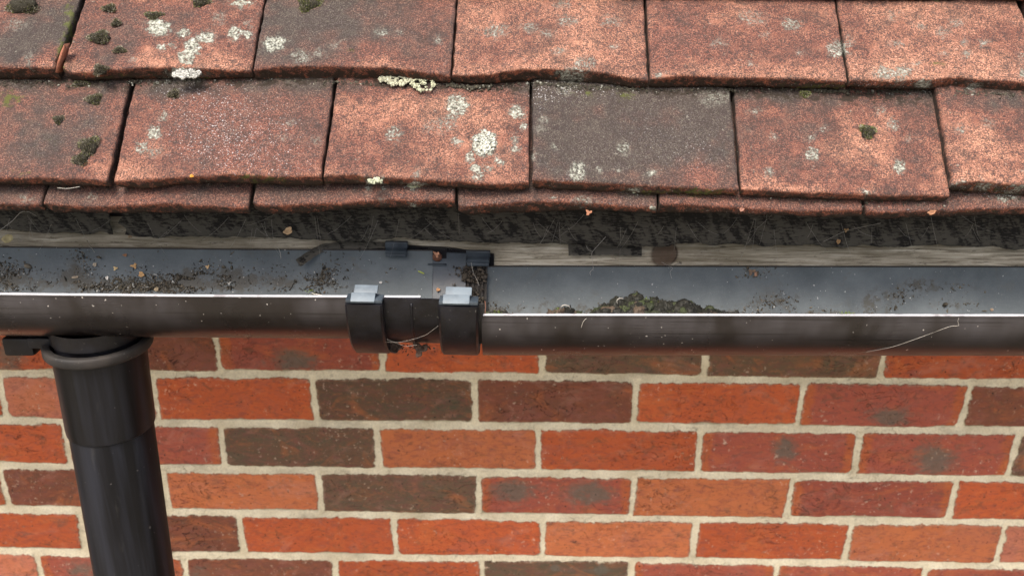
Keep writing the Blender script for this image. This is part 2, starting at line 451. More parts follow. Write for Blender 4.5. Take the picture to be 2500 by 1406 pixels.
# lichen: x, y, rx, ry, thinness
LICHEN = [(388,68,29,19,0),(450,82,12,10,.1),(503,92,24,13,0),(470,118,20,22,.05),(455,140,20,20,.1),(575,82,18,14,.1),(607,86,9,9,0),(394,115,9,8,.1),(423,110,8,5,.2),
 (590,10,20,9,.1),(535,45,16,13,.8),(604,58,9,8,.6),(667,108,27,17,.1),(735,138,22,14,.6),(778,130,11,7,.6),(820,110,12,6,.8),(455,182,42,15,0),
 (375,325,17,16,.2),(398,283,6,9,.5),(345,362,16,14,.5),(378,372,16,12,.8),(773,342,6,5,.5),(368,198,12,5,.3),(408,200,7,5,.3),(700,300,10,4,.9),(690,336,9,4,.9),
 (1208,75,26,14,.65),(1290,68,18,10,.65),(1335,82,10,6,.6),(1386,52,17,8,.55),(1376,12,16,9,.7),(1490,52,20,10,.7),(1365,122,10,6,.4),(1427,155,24,15,.6),(1398,183,36,20,.45),
 (1500,114,8,5,.5),(1612,183,10,5,.4),(937,82,8,6,.4),(930,82,11,6,.5),(975,82,6,4,.6),(1070,102,5,7,.5),
 (1117,258,27,24,.15),(1105,285,14,10,.5),(1085,305,28,16,.8),(1055,312,16,12,.85),(962,330,19,18,.55),(1263,275,17,15,.2),(1278,308,9,8,.3),(1117,346,12,10,.3),
 (1183,350,30,32,.0),(1150,383,10,11,.2),(1168,372,12,10,.2),(1258,340,7,8,.3),(1258,362,9,10,.3),(1219,396,9,9,.25),(1161,410,12,11,.1),(1186,409,7,6,.1),(1198,414,7,6,.1),(1165,430,13,12,.3),(1018,424,8,7,.5),
 (1328,290,9,9,.6),(1301,386,6,9,.4),(1411,420,19,22,.3),(1523,362,15,14,.5),(1354,358,6,5,.5),(1465,418,4,6,.4),(1510,416,5,5,.4),(1593,423,9,6,.4),(1380,215,20,16,.75),(1318,316,8,4,.6),
 (1745,240,32,17,.8),(1530,463,10,6,.5),
 (1840,45,28,14,.85),(1933,60,19,13,.5),(1870,85,8,5,.6),(1755,105,12,8,.8),(2045,120,25,17,.35),(1832,157,8,5,.6),(1815,38,9,6,.6),(1952,130,6,4,.6),
 (2072,108,10,12,.6),(2188,108,14,8,.7),(2245,65,9,6,.7),(2332,58,14,8,.7),(2360,135,10,8,.4),(2353,105,6,5,.4),(2303,130,7,6,.4),(2404,106,8,6,.5),(2165,178,32,14,.4),(2205,176,22,12,.35),(2495,140,9,8,.4),(2497,178,9,9,.3),(2255,204,18,12,.2),(2374,212,14,9,.4),(2195,200,12,10,.7),(2300,80,12,8,.8),(2235,155,8,5,.8),(2180,40,10,6,.8),
 (1982,378,17,15,.3),(2197,406,14,15,.15),(2180,305,12,14,.55),(1845,274,9,6,.6),(1878,419,10,10,.6),(1978,338,8,7,.55),(2150,272,10,9,.75),(2012,313,9,6,.7),(2220,340,10,5,.8),(1885,335,6,5,.6),(2345,315,11,8,.6),(2412,302,10,8,.7),(2405,455,18,9,.35),(2345,448,14,7,.4),(2487,460,14,8,.3),
 (916,443,22,7,.1),(1012,453,18,9,.1),(935,463,6,5,.1),(896,460,4,6,.1),(1008,500,8,7,.2),(1425,490,18,10,.7),(1550,466,12,8,.3),(1350,485,5,4,.5),(1590,508,5,3,.1),(933,488,6,4,.5),
 (2455,480,28,12,.5),(2230,228,22,3,.5),(2120,470,10,4,.5),(58,486,8,7,.7),(222,482,9,6,.7),(78,490,6,5,.7),(70,145,9,14,.75),(327,147,6,5,.6),(40,60,20,14,.9)]
# tone patches: x, y, rx, ry, shift (+ darker, - paler)
TONE = [(60,120,90,60,.35),(60,40,90,40,-.1),(120,135,50,50,-.25),(250,60,90,90,.3),(230,140,60,50,.25),(420,150,160,40,-.35),(560,60,80,60,-.1),(360,70,60,60,.05),
 (520,175,90,22,-.2),(800,60,180,70,.18),(690,130,60,60,.15),(960,140,90,40,-.38),(1060,150,50,40,-.2),(880,160,90,25,-.25),(760,160,110,25,.1),(1240,110,120,60,-.2),(1400,130,100,60,-.28),(1500,60,60,60,-.1),
 (1200,30,90,20,-.15),(1700,60,130,50,-.02),(1800,130,130,60,-.03),(1900,170,140,25,-.18),(1700,175,90,20,-.15),(1640,120,40,70,.1),(2250,90,160,60,-.25),(2180,160,120,35,-.35),(2400,160,100,35,-.35),(2380,90,50,30,.15),(2440,60,60,40,.1),
 (60,280,90,60,.1),(100,350,80,60,.25),(200,410,90,40,-.2),(60,410,80,30,.05),(250,300,40,70,-.05),(370,360,70,60,-.15),(310,410,40,40,-.25),(560,280,150,60,.08),(500,370,200,50,.05),(700,400,80,40,.05),(420,220,90,20,.3),(740,220,70,20,.15),
 (1000,260,120,50,-.2),(950,370,160,60,-.18),(1170,300,100,90,-.22),(1050,340,60,40,.1),(1050,215,200,18,.3),(1240,400,50,60,-.2),(900,430,90,20,.0),
 (1330,240,40,60,.05),(1500,330,170,100,.1),(1700,330,90,100,.15),(1710,430,55,35,-.55),(1530,415,60,25,-.1),(1330,270,50,20,-.12),(1420,235,160,25,.22),(1760,240,40,20,.2),
 (1870,300,60,90,-.05),(1990,300,50,40,.15),(2090,320,120,60,-.28),(2120,400,100,60,-.25),(1990,420,90,40,.15),(2060,225,160,14,-.2),(2230,350,70,60,.12),(2200,275,60,30,-.1),(1900,235,90,20,.25),(2260,440,60,30,.05),(1930,440,90,25,-.15),
 (2400,250,110,25,.38),(2400,380,90,50,-.4),(2440,330,60,40,-.3),(2350,330,40,50,.1),(2420,430,80,22,-.15)]
GREEN = [(25,240,30,16,.9),(60,300,14,10,.4),(20,270,20,12,.3),(640,436,50,9,.5),(600,428,20,8,.4),(2290,155,18,8,.6),(170,60,14,60,.9),(150,130,10,40,.8),(1420,228,30,10,.6),(1530,235,30,12,.7),(1990,215,70,10,.7),(1960,232,14,7,.7),(500,190,20,8,.3),(1700,470,80,9,.7),(1550,470,60,8,.4),(60,420,40,10,.4),(2430,460,70,9,.3),(260,185,60,8,.3),(880,435,20,6,.4),(130,345,14,8,.4)]
FROST = [(520,260,110,60,.7),(600,330,130,70,.9),(480,340,80,50,.6),(640,400,120,30,.5),(450,225,60,18,.8),(560,300,60,60,.5),(1370,225,70,25,.9),(1320,240,20,30,.8),(1480,225,80,14,.5),(1600,330,150,90,.25),(1700,370,80,60,.25),(1380,420,80,40,.3),(240,290,60,40,.3),
 (2200,205,200,14,.7),(1750,214,200,9,.5),(2450,470,60,20,1.0),(2400,460,90,12,.8),(1000,505,90,8,.4),(1400,500,200,12,.35),(1700,470,150,8,.4),(1850,520,200,8,.4),(2300,515,150,10,.4),(600,385,20,10,.5),(1180,500,80,8,.3),(1650,60,60,60,.12),(1100,120,90,70,.15)]

# row, bottom left, bottom right, a point further up each side, upper arris, lower arris, tone, contrast, label
TILES = [
 (1,(-352,160),(133,165),(-250,0),(195,0),[(-352,160),(133,165)],[(-352,190),(0,194),(133,193)],.62,.9,'dark purplish tile in the top left corner carrying the largest grey brown moss tuft'),
 (1,(150,166),(613,170),(207,0),(645,0),[(150,162),(163,174),(220,176),(282,170),(353,164),(415,164),(498,167),(573,170),(613,170)],[(150,186),(168,198),(282,194),(397,192),(613,190)],.50,1.0,'upper tile with a bright white oval lichen disc and a cross of white lichen patches'),
 (1,(617,170),(1100,184),(648,0),(1115,0),[(617,172),(650,166),(723,161),(840,162),(962,165),(1028,174),(1077,183),(1100,184)],[(617,190),(622,201),(840,198),(1000,200),(1095,201)],.76,.75,'grey upper tile with a fine vertical crack near its right end and salmon corner'),
 (1,(1103,184),(1584,193),(1117,0),(1572,0),[(1103,182),(1139,185),(1205,179),(1271,168),(1337,167),(1403,170),(1469,176),(1536,190),(1584,194)],[(1103,201),(1147,209),(1227,201),(1297,198),(1403,201),(1491,209),(1575,216),(1584,214)],.36,.7,'salmon upper tile whose lower edge arches up in the middle and carries grey lichen'),
 (1,(1588,190),(2070,199),(1577,0),(2040,0),[(1588,192),(1660,184),(1748,187),(1858,190),(1969,192),(2057,198),(2070,199)],[(1588,214),(1660,216),(1750,213),(1880,212),(1969,216),(2070,217)],.42,.45,'evenly salmon pink upper tile with one grey lichen rosette touching its right side'),
 (1,(2075,195),(2572,202),(2043,0),(2482,0),[(2075,196),(2145,198),(2210,196),(2277,195),(2335,187),(2410,194),(2498,203),(2572,204)],[(2075,212),(2189,218),(2321,220),(2498,229),(2572,230)],.30,.8,'pale peach tile sprinkled with grey lichen spots at the upper right corner'),
 (1,(2577,202),(3070,208),(2500,0),(2950,0),[(2577,202),(3070,208)],[(2577,228),(3070,232)],.42,.6,'salmon tile beyond the right edge of the photo in the upper row'),
 (2,(-252,432),(262,441),(-180,207),(317,207),[(-252,432),(0,434),(132,434),(198,437),(262,441)],[(-252,450),(0,450),(130,452),(256,454),(262,452)],.50,1.0,'mottled red and grey tile with a double dark moss tuft and a green stain'),
 (2,(276,441),(784,432),(324,216),(816,203),[(276,438),(284,441),(335,439),(400,434),(485,430),(573,426),(661,428),(784,430)],[(276,447),(291,459),(353,459),(419,450),(529,445),(661,450),(776,454),(784,450)],.52,.5,'red brown tile dusted with tiny white specks and two blurry white spots at its left'),
 (2,(788,432),(1292,447),(821,203),(1295,203),[(788,432),(800,428),(840,428),(962,434),(1095,441),(1205,448),(1271,446),(1292,444)],[(788,447),(830,448),(1006,452),(1150,458),(1271,463),(1292,458)],.38,.7,'bright orange pink tile with a big crusty white lichen blot trailing smaller ones'),
 (2,(1299,440),(1806,461),(1299,203),(1783,216),[(1299,438),(1360,442),(1447,445),(1536,450),(1670,457),(1726,461),(1806,461)],[(1299,452),(1306,459),(1491,467),(1670,474),(1801,476),(1806,472)],.92,.45,'dark grey brown tile with a pale salmon smudge in its lower right corner'),
 (2,(1810,461),(2321,477),(1791,216),(2280,220),[(1810,459),(1825,463),(1925,467),(2057,472),(2189,476),(2321,477)],[(1810,470),(1830,474),(1969,481),(2145,487),(2313,492),(2321,488)],.40,.9,'salmon tile with one round green moss cushion and two fine vertical cracks'),
 (2,(2326,448),(2835,458),(2286,225),(2760,225),[(2326,448),(2366,440),(2410,443),(2500,450),(2835,458)],[(2326,463),(2500,477),(2835,482)],.38,.9,'peach and dark mottled tile cut by the photo edge in the lower full row'),
 (2,(2840,460),(3350,470),(2765,225),(3230,225),[(2840,460),(3350,470)],[(2840,482),(3350,492)],.42,.6,'salmon tile beyond the right edge of the photo in the lower full row'),
 (3,(-392,494),(99,498),(-385,455),(103,455),[(-392,494),(0,497),(60,499),(99,499)],[(-392,512),(0,514),(99,517)],.70,.6,'dull grey purple eaves tile at the left end of the lowest strip'),
 (3,(104,498),(606,506),(111,457),(612,448),[(104,494),(115,498),(220,503),(309,501),(397,496),(529,502),(606,506)],[(104,507),(119,519),(265,520),(420,519),(600,520),(606,517)],.52,.6,'eaves tile with a chipped orange right corner, second from the left in the lowest strip'),
 (3,(614,500),(1112,490),(618,448),(1112,455),[(614,494),(640,501),(690,499),(750,496),(830,494),(962,487),(1050,488),(1112,490)],[(614,508),(635,524),(700,523),(750,520),(830,510),(962,506),(1112,507)],.55,.5,'dark red eaves tile with a sloping left corner and yellow green lichen dots above'),
 (3,(1116,503),(1607,505),(1117,461),(1607,470),[(1116,500),(1125,504),(1227,496),(1315,490),(1400,492),(1491,498),(1607,506)],[(1116,512),(1134,525),(1205,520),(1359,514),(1491,512),(1602,517),(1607,514)],.62,.4,'dusky red eaves tile whose lower edge arches below the dark grey brown tile'),
 (3,(1611,500),(2110,512),(1611,475),(2108,482),[(1611,497),(1660,498),(1836,509),(1969,513),(2110,513)],[(1611,520),(1660,519),(1792,521),(1969,527),(2085,532),(2110,520)],.52,.3,'smooth red eaves tile with a cut corner at its lower right'),
 (3,(2115,514),(2610,508),(2113,485),(2600,485),[(2115,514),(2150,517),(2233,514),(2350,511),(2500,507),(2610,508)],[(2115,528),(2145,536),(2233,530),(2350,527),(2500,523),(2610,524)],.55,.5,'red brown eaves tile ending the lowest strip, frosted white near the photo edge'),
]
def auto_row(row, y, x0, pitch, n, conv, lab):
    out = []
    for k in range(n):
        a = x0 + k * pitch; b = a + pitch - 4
        ta, tb = a + (1370 - a) * conv, b + (1370 - b) * conv
        dy = (a - 1250) * .008
        out.append((row, (a, y + dy), (b, y + dy + 3), (ta, y - 110), (tb, y - 110), [(a, y + dy), ((a + b) / 2, y + dy - 4), (b, y + dy + 3)], [(a, y + dy + 26), ((a + b) / 2, y + dy + 22), (b, y + dy + 28)],
                    .45 + .12 * math.sin(k * 2.3), .7, lab[k]))
    return out
NAMES0 = ['tile of the topmost row, first beyond the left photo edge', 'tile of the topmost row above the dark purplish corner tile', 'tile of the topmost row above the tile with the cross of white lichen',
          'tile of the topmost row above the grey cracked tile', 'tile of the topmost row above the arched salmon tile', 'topmost row tile whose dark lower edge just shows above the evenly pink tile',
          'topmost row tile whose mossy lower edge just shows above the pale peach tile', 'tile of the topmost row, last beyond the right photo edge']
TILES += auto_row(0, -30, -590, 462, 8, .047, NAMES0)
TILES += [(1,(-850,156),(-357,161),(-730,0),(-254,0),[(-850,156),(-357,161)],[(-850,186),(-357,190)],.5,.7,'red tile beyond the left edge of the photo in the upper row'),
          (2,(-765,426),(-257,431),(-650,207),(-184,207),[(-765,426),(-257,431)],[(-765,446),(-257,450)],.45,.7,'red tile beyond the left edge of the photo in the lower full row'),
          (3,(-890,488),(-397,493),(-880,455),(-390,455),[(-890,488),(-397,493)],[(-890,508),(-397,511)],.55,.5,'red eaves tile beyond the left edge of the photo in the lowest strip'),
          (3,(2615,510),(3110,512),(2605,485),(3095,485),[(2615,510),(3110,512)],[(2615,526),(3110,530)],.55,.5,'red eaves tile beyond the right edge of the photo in the lowest strip')]
TILE_PLANES = []
def make_tile(idx, row, BL, BR, TL, TR, A, B, tone, contrast, label):
    y = ROWY[row]
    P0, P1 = hit_y(*BL, y), hit_y(*BR, y)
    X = nrm(P1 - P0); n = nrm(np.cross(X, UDIR))
    if n[2] < 0: n = -n
    L1, R1 = hit_plane(*TL, P0, n), hit_plane(*TR, P0, n)
    if row == 3:                      # little of these shows: keep the sides parallel
        dL = nrm(UDIR + X * .0); dR = dL
    else:
        dL, dR = nrm(L1 - P0), nrm(R1 - P1)
    W = np.linalg.norm(P1 - P0); LEN = .265 if row < 3 else .215
    shows = max(A[0][0], 0) < 2500 and min(A[-1][0], 2500) > 0
    na = 118 if shows else 40
    r = .0018
    vis = .108 if row else .03
    if row == 3: vis = .045
    if row == 0: vis = .02
    nd = max(int(vis / .0013), 6) if shows else 16
    # columns and rows of the wrapped grid
    cs = [(0, -1), (0, -.55), (0, -r), (.3 * r, -.3 * r), (r, 0)] + [(q, 0) for q in np.linspace(r, W - r, na)[1:-1]] + [(W - r, 0), (W - .3 * r, -.3 * r), (W, -r), (W, -.55), (W, -1)]
    rs = [(0, -1), (0, -.75), (0, -.5), (0, -.3), (0, -r), (.3 * r, -.3 * r), (r, 0)] + [(q, 0) for q in np.linspace(r, vis, nd)[1:]] + [(q, 0) for q in np.linspace(vis, LEN, 12)[1:]]
    Sx = np.array([c[0] for c in cs]); Hx = np.array([c[1] for c in cs]); Sd = np.array([c[0] for c in rs]); Hd = np.array([c[1] for c in rs])
    S, D = np.meshgrid(Sx, Sd, indexing='ij'); HX, HD = np.meshgrid(Hx, Hd, indexing='ij')
    # local pixel scales
    zc = -(CAM_R.inverted() @ Vector(P0 - ORG))[2]
    def proj(p):
        q = CAM_R.inverted() @ Vector(p - ORG); return CX + F_PX * q[0] / -q[2], CY - F_PX * q[1] / -q[2]
    mid = (P0 + P1) / 2
    eps = .002
    kn = (proj(mid)[1] - proj(mid + n * eps)[1]) / eps
    ku = (proj(mid)[1] - proj(mid + UDIR * eps)[1]) / eps
    base_y = np.interp(Sx / W, [0, 1], [BL[1], BR[1]])
    pxs = BL[0] + (BR[0] - BL[0]) * Sx / W
    ay = np.interp(pxs, [a[0] for a in A], [a[1] for a in A])
    by = np.interp(pxs, [a[0] for a in B], [a[1] for a in B])
    off = (base_y - ay) / (.6 * kn + .8 * ku)               # metres, + = up
    ker = np.hanning(9); ker /= ker.sum()
    off = np.convolve(np.pad(off, 4, mode='edge'), ker, 'valid')
    T = np.clip((by - ay) / kn, .008, .019)
    T = np.convolve(np.pad(T, 3, mode='edge'), np.ones(7) / 7, 'valid')
    Tm = np.repeat(T[:, None], D.shape[1], axis=1)
    HXm = np.where(HX < -.2, -(-HX) * Tm, HX); HDm = np.where(HD < -.2, -(-HD) * Tm, HD)
    H = np.minimum(HXm, HDm)
    F0 = P0 + dL * 0; s = (S / W)[..., None]
    Lp = P0 + D[..., None] * dL; Rp = P1 + D[..., None] * dR
    P = Lp * (1 - s) + Rp * s
    fu = np.exp(-D / .03)[..., None]; fn = np.exp(-D / .16)[..., None]
    P = P + off[:, None, None] * (.8 * fu * UDIR + .6 * fn * n) + n * H[..., None]
    seed = idx * 31
    q3 = np.stack([S, D, H], axis=-1) + idx * 1.7
    n1 = fbm(q3, 28, 3, seed); n2 = fbm(q3, 170, 3, seed + 5); n3 = vnoise(q3, 600, seed + 9)
    top = (H > -.0001)
    P = P + n * ((n1 * .0009 + n2 * .00035 + n3 * .00016) * 1.0)[..., None]
    # rough front and worn arris
    ffr = np.exp(-D / .004)[..., None]
    P = P + UDIR * ffr * ((fbm(q3, 90, 3, seed + 3) * .0011 + vnoise(q3, 420, seed + 4) * .0005))[..., None]
    edge_d = np.minimum(S, W - S)
    sgn = np.where(S < W / 2, 1.0, -1.0)
    P = P + X * (np.exp(-edge_d / .003) * sgn * (np.abs(fbm(q3 * np.array((0, 1, 1)) + 3, 70, 3, seed + 8)) * .0018))[..., None]
    wear = np.exp(-D / .004) * (np.abs(fbm(q3, 45, 3, seed + 6)) * .0012)
    P = P - n * wear[..., None]
    V = P.reshape(-1, 3); nu, nv = D.shape
    faces = [grid_faces(nu, nv)]
    # underside
    loop = [i * nv for i in range(nu)] + [(nu - 1) * nv + j for j in range(1, nv)] + [i * nv + nv - 1 for i in range(nu - 2, -1, -1)] + [j for j in range(nv - 2, 0, -1)]
    # push the back end down to thickness
    Vb = V.copy().reshape(nu, nv, 3)
    back = Vb[:, -1, :].copy() - n * (T[:, None] + np.minimum(HXm[:, -1], 0)[:, None])
    under_front = Vb[:, 0, :]
    back = back - n * 0
    V = np.concatenate([V, back])
    b0 = nu * nv
    i = np.arange(nu - 1)
    faces.append(np.stack([i * nv + nv - 1, (i + 1) * nv + nv - 1, b0 + i + 1, b0 + i], axis=1)[:, ::-1].copy())
    faces.append(np.stack([i * nv, b0 + i, b0 + i + 1, (i + 1) * nv], axis=1))
    # photo pixels of every vertex, for the marks the photo shows on this tile
    Q = (V - ORG) @ np.array(CAM_R); px = CX + F_PX * Q[:, 0] / -Q[:, 2]; py = CY - F_PX * Q[:, 1] / -Q[:, 2]
    mm = 1000.0 / 3000.0
    def blobs(lst, soft=True):
        o = np.zeros(len(V))
        for b in lst:
            d = np.sqrt(((px - b[0]) / b[2]) ** 2 + ((py - b[1]) / b[3]) ** 2)
            o = o + b[4] * np.exp(-(d ** 2) * .9)
        return o
    lich = np.full(len(V), -9.0); thin = np.zeros(len(V))
    for b in LICHEN:
        if abs(b[0] - (BL[0] + BR[0]) / 2) > 340 or (b[1] < -10): continue
        d = np.sqrt(((px - b[0]) / b[2]) ** 2 + ((py - b[1]) / b[3]) ** 2)
        sd = (1 - d) * min(b[2], b[3]) * mm * 1.1
        better = sd > lich
        thin = np.where(better & (sd > -3), b[4], thin); lich = np.maximum(lich, sd)
    q3v = np.concatenate([q3.reshape(-1, 3), np.zeros((nu, 3))])
    m = tone + (.22 if row == 3 else .03) + (.10 if idx == 7 else 0) + contrast * .60 * fbm(q3v, 24, 5, seed + 40) + (.12 + .14 * contrast) * fbm(q3v, 110, 3, seed + 41) + np.clip(blobs([b_ for b_ in TONE if b_[4] > 0]), 0, 1) * .9 + np.clip(blobs([b_ for b_ in TONE if b_[4] < 0]), -1, 0) * .62
    facev = np.concatenate([(np.exp(-D / .0015) * sstep(-.0001, -.0011, H)).ravel(), np.zeros(nu)])
    Dv = np.concatenate([D.ravel(), np.full(nu, LEN)]); 
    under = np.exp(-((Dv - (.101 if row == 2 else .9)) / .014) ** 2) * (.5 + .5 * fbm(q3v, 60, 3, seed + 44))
    m = m + .12 * facev + .55 * under - .22 * np.exp(-Dv / .007)  # tone lightened along the arris as a painted highlight
    lowf = facev * sstep(-.001, -.009, np.concatenate([H.ravel(), np.zeros(nu)]))
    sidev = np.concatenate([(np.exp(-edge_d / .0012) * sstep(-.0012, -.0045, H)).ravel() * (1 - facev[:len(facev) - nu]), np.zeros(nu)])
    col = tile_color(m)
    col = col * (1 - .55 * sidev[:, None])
    # rich orange where the cut face is clean
    col = col + (np.array((.150, .044, .021)) - col) * (facev * .9)[:, None]
    edgev = np.concatenate([np.exp(-edge_d / .002).ravel(), np.zeros(nu)])
    # grime that gathers on the part of the tile just below the course above
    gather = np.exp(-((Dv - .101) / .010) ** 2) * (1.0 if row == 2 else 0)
    green = np.clip(blobs(GREEN) + .12 * facev, 0, 1.2)
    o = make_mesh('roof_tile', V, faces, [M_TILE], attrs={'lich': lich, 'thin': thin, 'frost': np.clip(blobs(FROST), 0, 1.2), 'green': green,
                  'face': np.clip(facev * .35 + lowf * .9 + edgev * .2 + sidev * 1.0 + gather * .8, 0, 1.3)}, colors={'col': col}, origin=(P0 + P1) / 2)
    tag(o, label, 'roof tile', 'clay roof tiles laid in courses', 'thing')
    TILE_PLANES.append((row, BL[0], BR[0], P0, n))
for k, t in enumerate(TILES):
    make_tile(k, *t)

def on_tile(px, py, want=None):
    """point on the roof surface seen at a photo pixel, with the normal there"""
    rowi = 1 if py < 195 + (px - 1250) * .008 else (2 if py < 450 + (px - 1250) * .014 else 3)
    rowi = want or rowi
    for row, a, b, P0, n in TILE_PLANES:
        if row == rowi and a - 8 <= px <= b + 8:
            return hit_plane(px, py, P0, n), n
    for row, a, b, P0, n in TILE_PLANES:
        if row == rowi: return hit_plane(px, py, P0, n), n

# ------------------------------------------------------------------ moss cushions and raised lichen on the tiles
def moss_clump(px, py, w, h, label, green=.2, name='moss_clump', cat='moss', dens=1.0):
    P, n = on_tile(px, py)
    X = nrm(np.array((1, 0, 0)) - n * n[0]); Y = np.cross(n, X)
    rx, ry = w / 2 / 3000, h / 2 / 2500; rz = min(rx, ry) * .7
    S = Soup()
    V, F = ICO3
    nn = fbm(V * .5 + px, 3, 3, int(px)) * .35
    B = V * (.9 + nn[:, None] * 1.2)
    Bw = P + X * (B[:, :1] * rx) + Y * (B[:, 1:2] * ry) + n * (B[:, 2:] * rz)
    S.add(Bw, F, np.array((.016, .014, .008)))
    N = int(dens * (260 + w * h * .75))
    for k in range(N):
        d = RNG.normal(size=3); d[2] = abs(d[2]) * .9 + .02; d = nrm(d)
        lo = 1 + .35 * math.sin(3 * math.atan2(d[1], d[0]) + px) + RNG.normal() * .12; base = P + X * d[0] * rx * .85 * lo + Y * d[1] * ry * .85 * lo + n * d[2] * rz * .8
        dw = nrm(X * d[0] + Y * d[1] + n * (d[2] + .5) + RNG.normal(size=3) * .45)
        ln = RNG.uniform(.0008, .0021); wd = RNG.uniform(.00022, .0005)
        sd = nrm(np.cross(dw, RNG.normal(size=3))) * wd
        t = RNG.random()
        if t < green: c = np.array((.13, .16, .03)) * RNG.uniform(.5, 1.4)
        elif t < green + .35: c = np.array((.24, .22, .17)) * RNG.uniform(.6, 1.7)
        else: c = np.array((.085, .075, .045)) * RNG.uniform(.4, 1.8)
        S.add([base - sd, base + sd, base + dw * ln], [(0, 1, 2)], c)
    o = S.build(name, [M_MOSS])
    tag(o, label, cat, 'moss tufts on the roof tiles')
    return o
MOSS = [(60,16,74,52,.12,'large grey brown moss tuft in the top left corner of the roof'),
 (491,8,46,26,.15,'dark moss tuft cut by the top edge above the white oval lichen disc'),
 (755,15,62,46,.45,'big yellow green moss cushion at the top of the grey cracked tile'),
 (377,40,48,20,.2,'low dark moss tuft just above the white oval lichen disc'),
 (268,22,34,20,.15,'faint brown moss patch near the top of the tile with the white lichen cross'),
 (285,58,22,18,.05,'small black moss dot left of the white oval lichen disc'),
 (243,93,50,32,.12,'oval dark moss tuft in the left half of the tile with the white lichen cross'),
 (292,124,30,16,.1,'thin dark moss patch below the oval tuft of the white lichen cross tile'),
 (246,172,34,26,.05,'dark moss tuft on the lower edge of the tile with the white lichen cross'),
 (197,206,40,20,.2,'moss tuft in the joint under the left corner of the white lichen cross tile'),
 (231,244,36,26,.15,'round grey moss tuft high on the left mottled tile of the lower full row'),
 (144,294,24,20,.1,'lone small dark moss dot in the middle of the left mottled tile'),
 (425,231,26,22,.05,'small dark moss tuft at the top of the tile dusted with white specks'),
 (219,358,46,46,.1,'upper and larger half of the double moss tuft on the left mottled tile'),
 (199,391,36,32,.1,'lower and smaller half of the double moss tuft on the left mottled tile'),
 (858,129,24,18,.7,'tiny green moss button on the grey cracked tile'),
 (2118,323,38,32,.45,'round green moss cushion alone on a salmon tile'),
 (2280,2,34,14,.4,'flat moss tuft at the top edge of the photo on the pale peach tile'),
 (1967,231,22,14,.6,'tiny green moss tuft just under the row edge above the round moss cushion tile')]
for x, y, w_, h_, g, lab in MOSS: moss_clump(x, y, w_, h_, lab, g)

def lichen_crust(px, py, w, h, label, tint=(.36, .36, .26), n=120, lift=.0, row=None):
    n = int(n * 2.2)
    P, nn = on_tile(px, py, row); X = nrm(np.array((1, 0, 0)) - nn * nn[0]); Y = np.cross(nn, X)
    S = Soup()
    for k in range(n):
        a = RNG.uniform(0, 2 * math.pi); r = math.sqrt(RNG.random())
        x, y = math.cos(a) * r * w / 2 / 3000, math.sin(a) * r * h / 2 / 2550
        y += .0009 * math.sin(x * 700)
        if fbm(np.array([[x * 1.0, y, .3]]), 190, 2, int(px))[0] < -.28: continue
        V, F = ICO1; q = V * np.array((RNG.uniform(.0005, .0015), RNG.uniform(.0005, .0013), RNG.uniform(.0003, .0007))) @ frame_from((RNG.normal() * .35, RNG.normal() * .35, 1))
        c0 = P + X * x + Y * y + nn * (RNG.uniform(.0002, .0012) + lift)
        q = c0 + X * q[:, :1] + Y * q[:, 1:2] + nn * q[:, 2:]
        S.add(q, F, np.array(tint) * RNG.uniform(.5, 1.35))
    return tag(S.build('lichen_patch', [M_LICH]), label, 'lichen', 'raised crusts of lichen')
lichen_crust(966, 200, 84, 36, 'long yellowish green lichen crust in the joint below the grey cracked tile', n=300, lift=.0028, row=2)
lichen_crust(1034, 208, 66, 48, 'right hand lobe of leafy green lichen under the grey cracked tile corner', (.37, .38, .26), 230, lift=.0024, row=2)
lichen_crust(455, 182, 72, 24, 'chalk white lichen crust hanging over the lower edge of the white cross tile', (.34, .34, .31), 170, lift=-.0003)
lichen_crust(1184, 350, 52, 56, 'big crusty white lichen blot on the bright orange pink tile', (.42, .43, .37), 130, lift=-.0004)
lichen_crust(2262, 206, 30, 18, 'small yellow lichen crust on the lower edge of the pale peach tile', (.38, .36, .2), 60, lift=.0)
lichen_crust(916, 444, 36, 12, 'thin green lichen crust under the orange pink tile, left one of two', (.36, .38, .27), 50, lift=.001)
lichen_crust(1012, 454, 30, 14, 'thin green lichen crust under the orange pink tile, right one of two', (.36, .38, .27), 50, lift=.001)
lichen_crust(1552, 466, 20, 12, 'small pale green lichen crumb on the lower edge of the dark grey brown tile', (.36, .4, .3), 30, lift=.001)

# crumbs of moss and soil caught in the joints between courses
S = Soup()
def joint_crumbs(x0, x1, yf, n, sz=(.0004, .0013)):
    for k in range(n):
        x = RNG.uniform(x0, x1); y = yf(x) + abs(RNG.normal()) * 5
        try: P, nn = on_tile(x, y)
        except Exception: continue
        V, F = ICO1; s_ = RNG.uniform(*sz)
        c = np.array((.03, .027, .018)) * RNG.uniform(.5, 2) if RNG.random() < .95 else np.array((.25, .25, .21))
        S.add((V * (1 + .5 * RNG.normal(size=(len(V), 1)) * .5) * s_ * RNG.uniform(.4, 1.3, 3)) @ rot_rand() + P + nn * s_ * .3, F, c)
f12 = lambda x: np.interp(x, [0, 150, 620, 840, 1100, 1147, 1297, 1491, 1585, 1880, 2070, 2321, 2500], [196, 200, 194, 200, 204, 212, 201, 212, 218, 215, 220, 223, 231])
f23 = lambda x: np.interp(x, [0, 256, 291, 420, 530, 776, 1006, 1290, 1491, 1801, 1969, 2313, 2330, 2500], [453, 457, 461, 453, 449, 457, 456, 465, 471, 479, 485, 495, 466, 480])
joint_crumbs(0, 2500, f12, 900); joint_crumbs(0, 2500, f23, 480, (.0003, .0009))
joint_crumbs(600, 720, f12, 90); joint_crumbs(1090, 1200, f12, 150, (.0005, .0017)); joint_crumbs(1300, 1560, f12, 200); joint_crumbs(1960, 2070, f12, 160, (.0005, .0016)); joint_crumbs(310, 345, f12, 40)
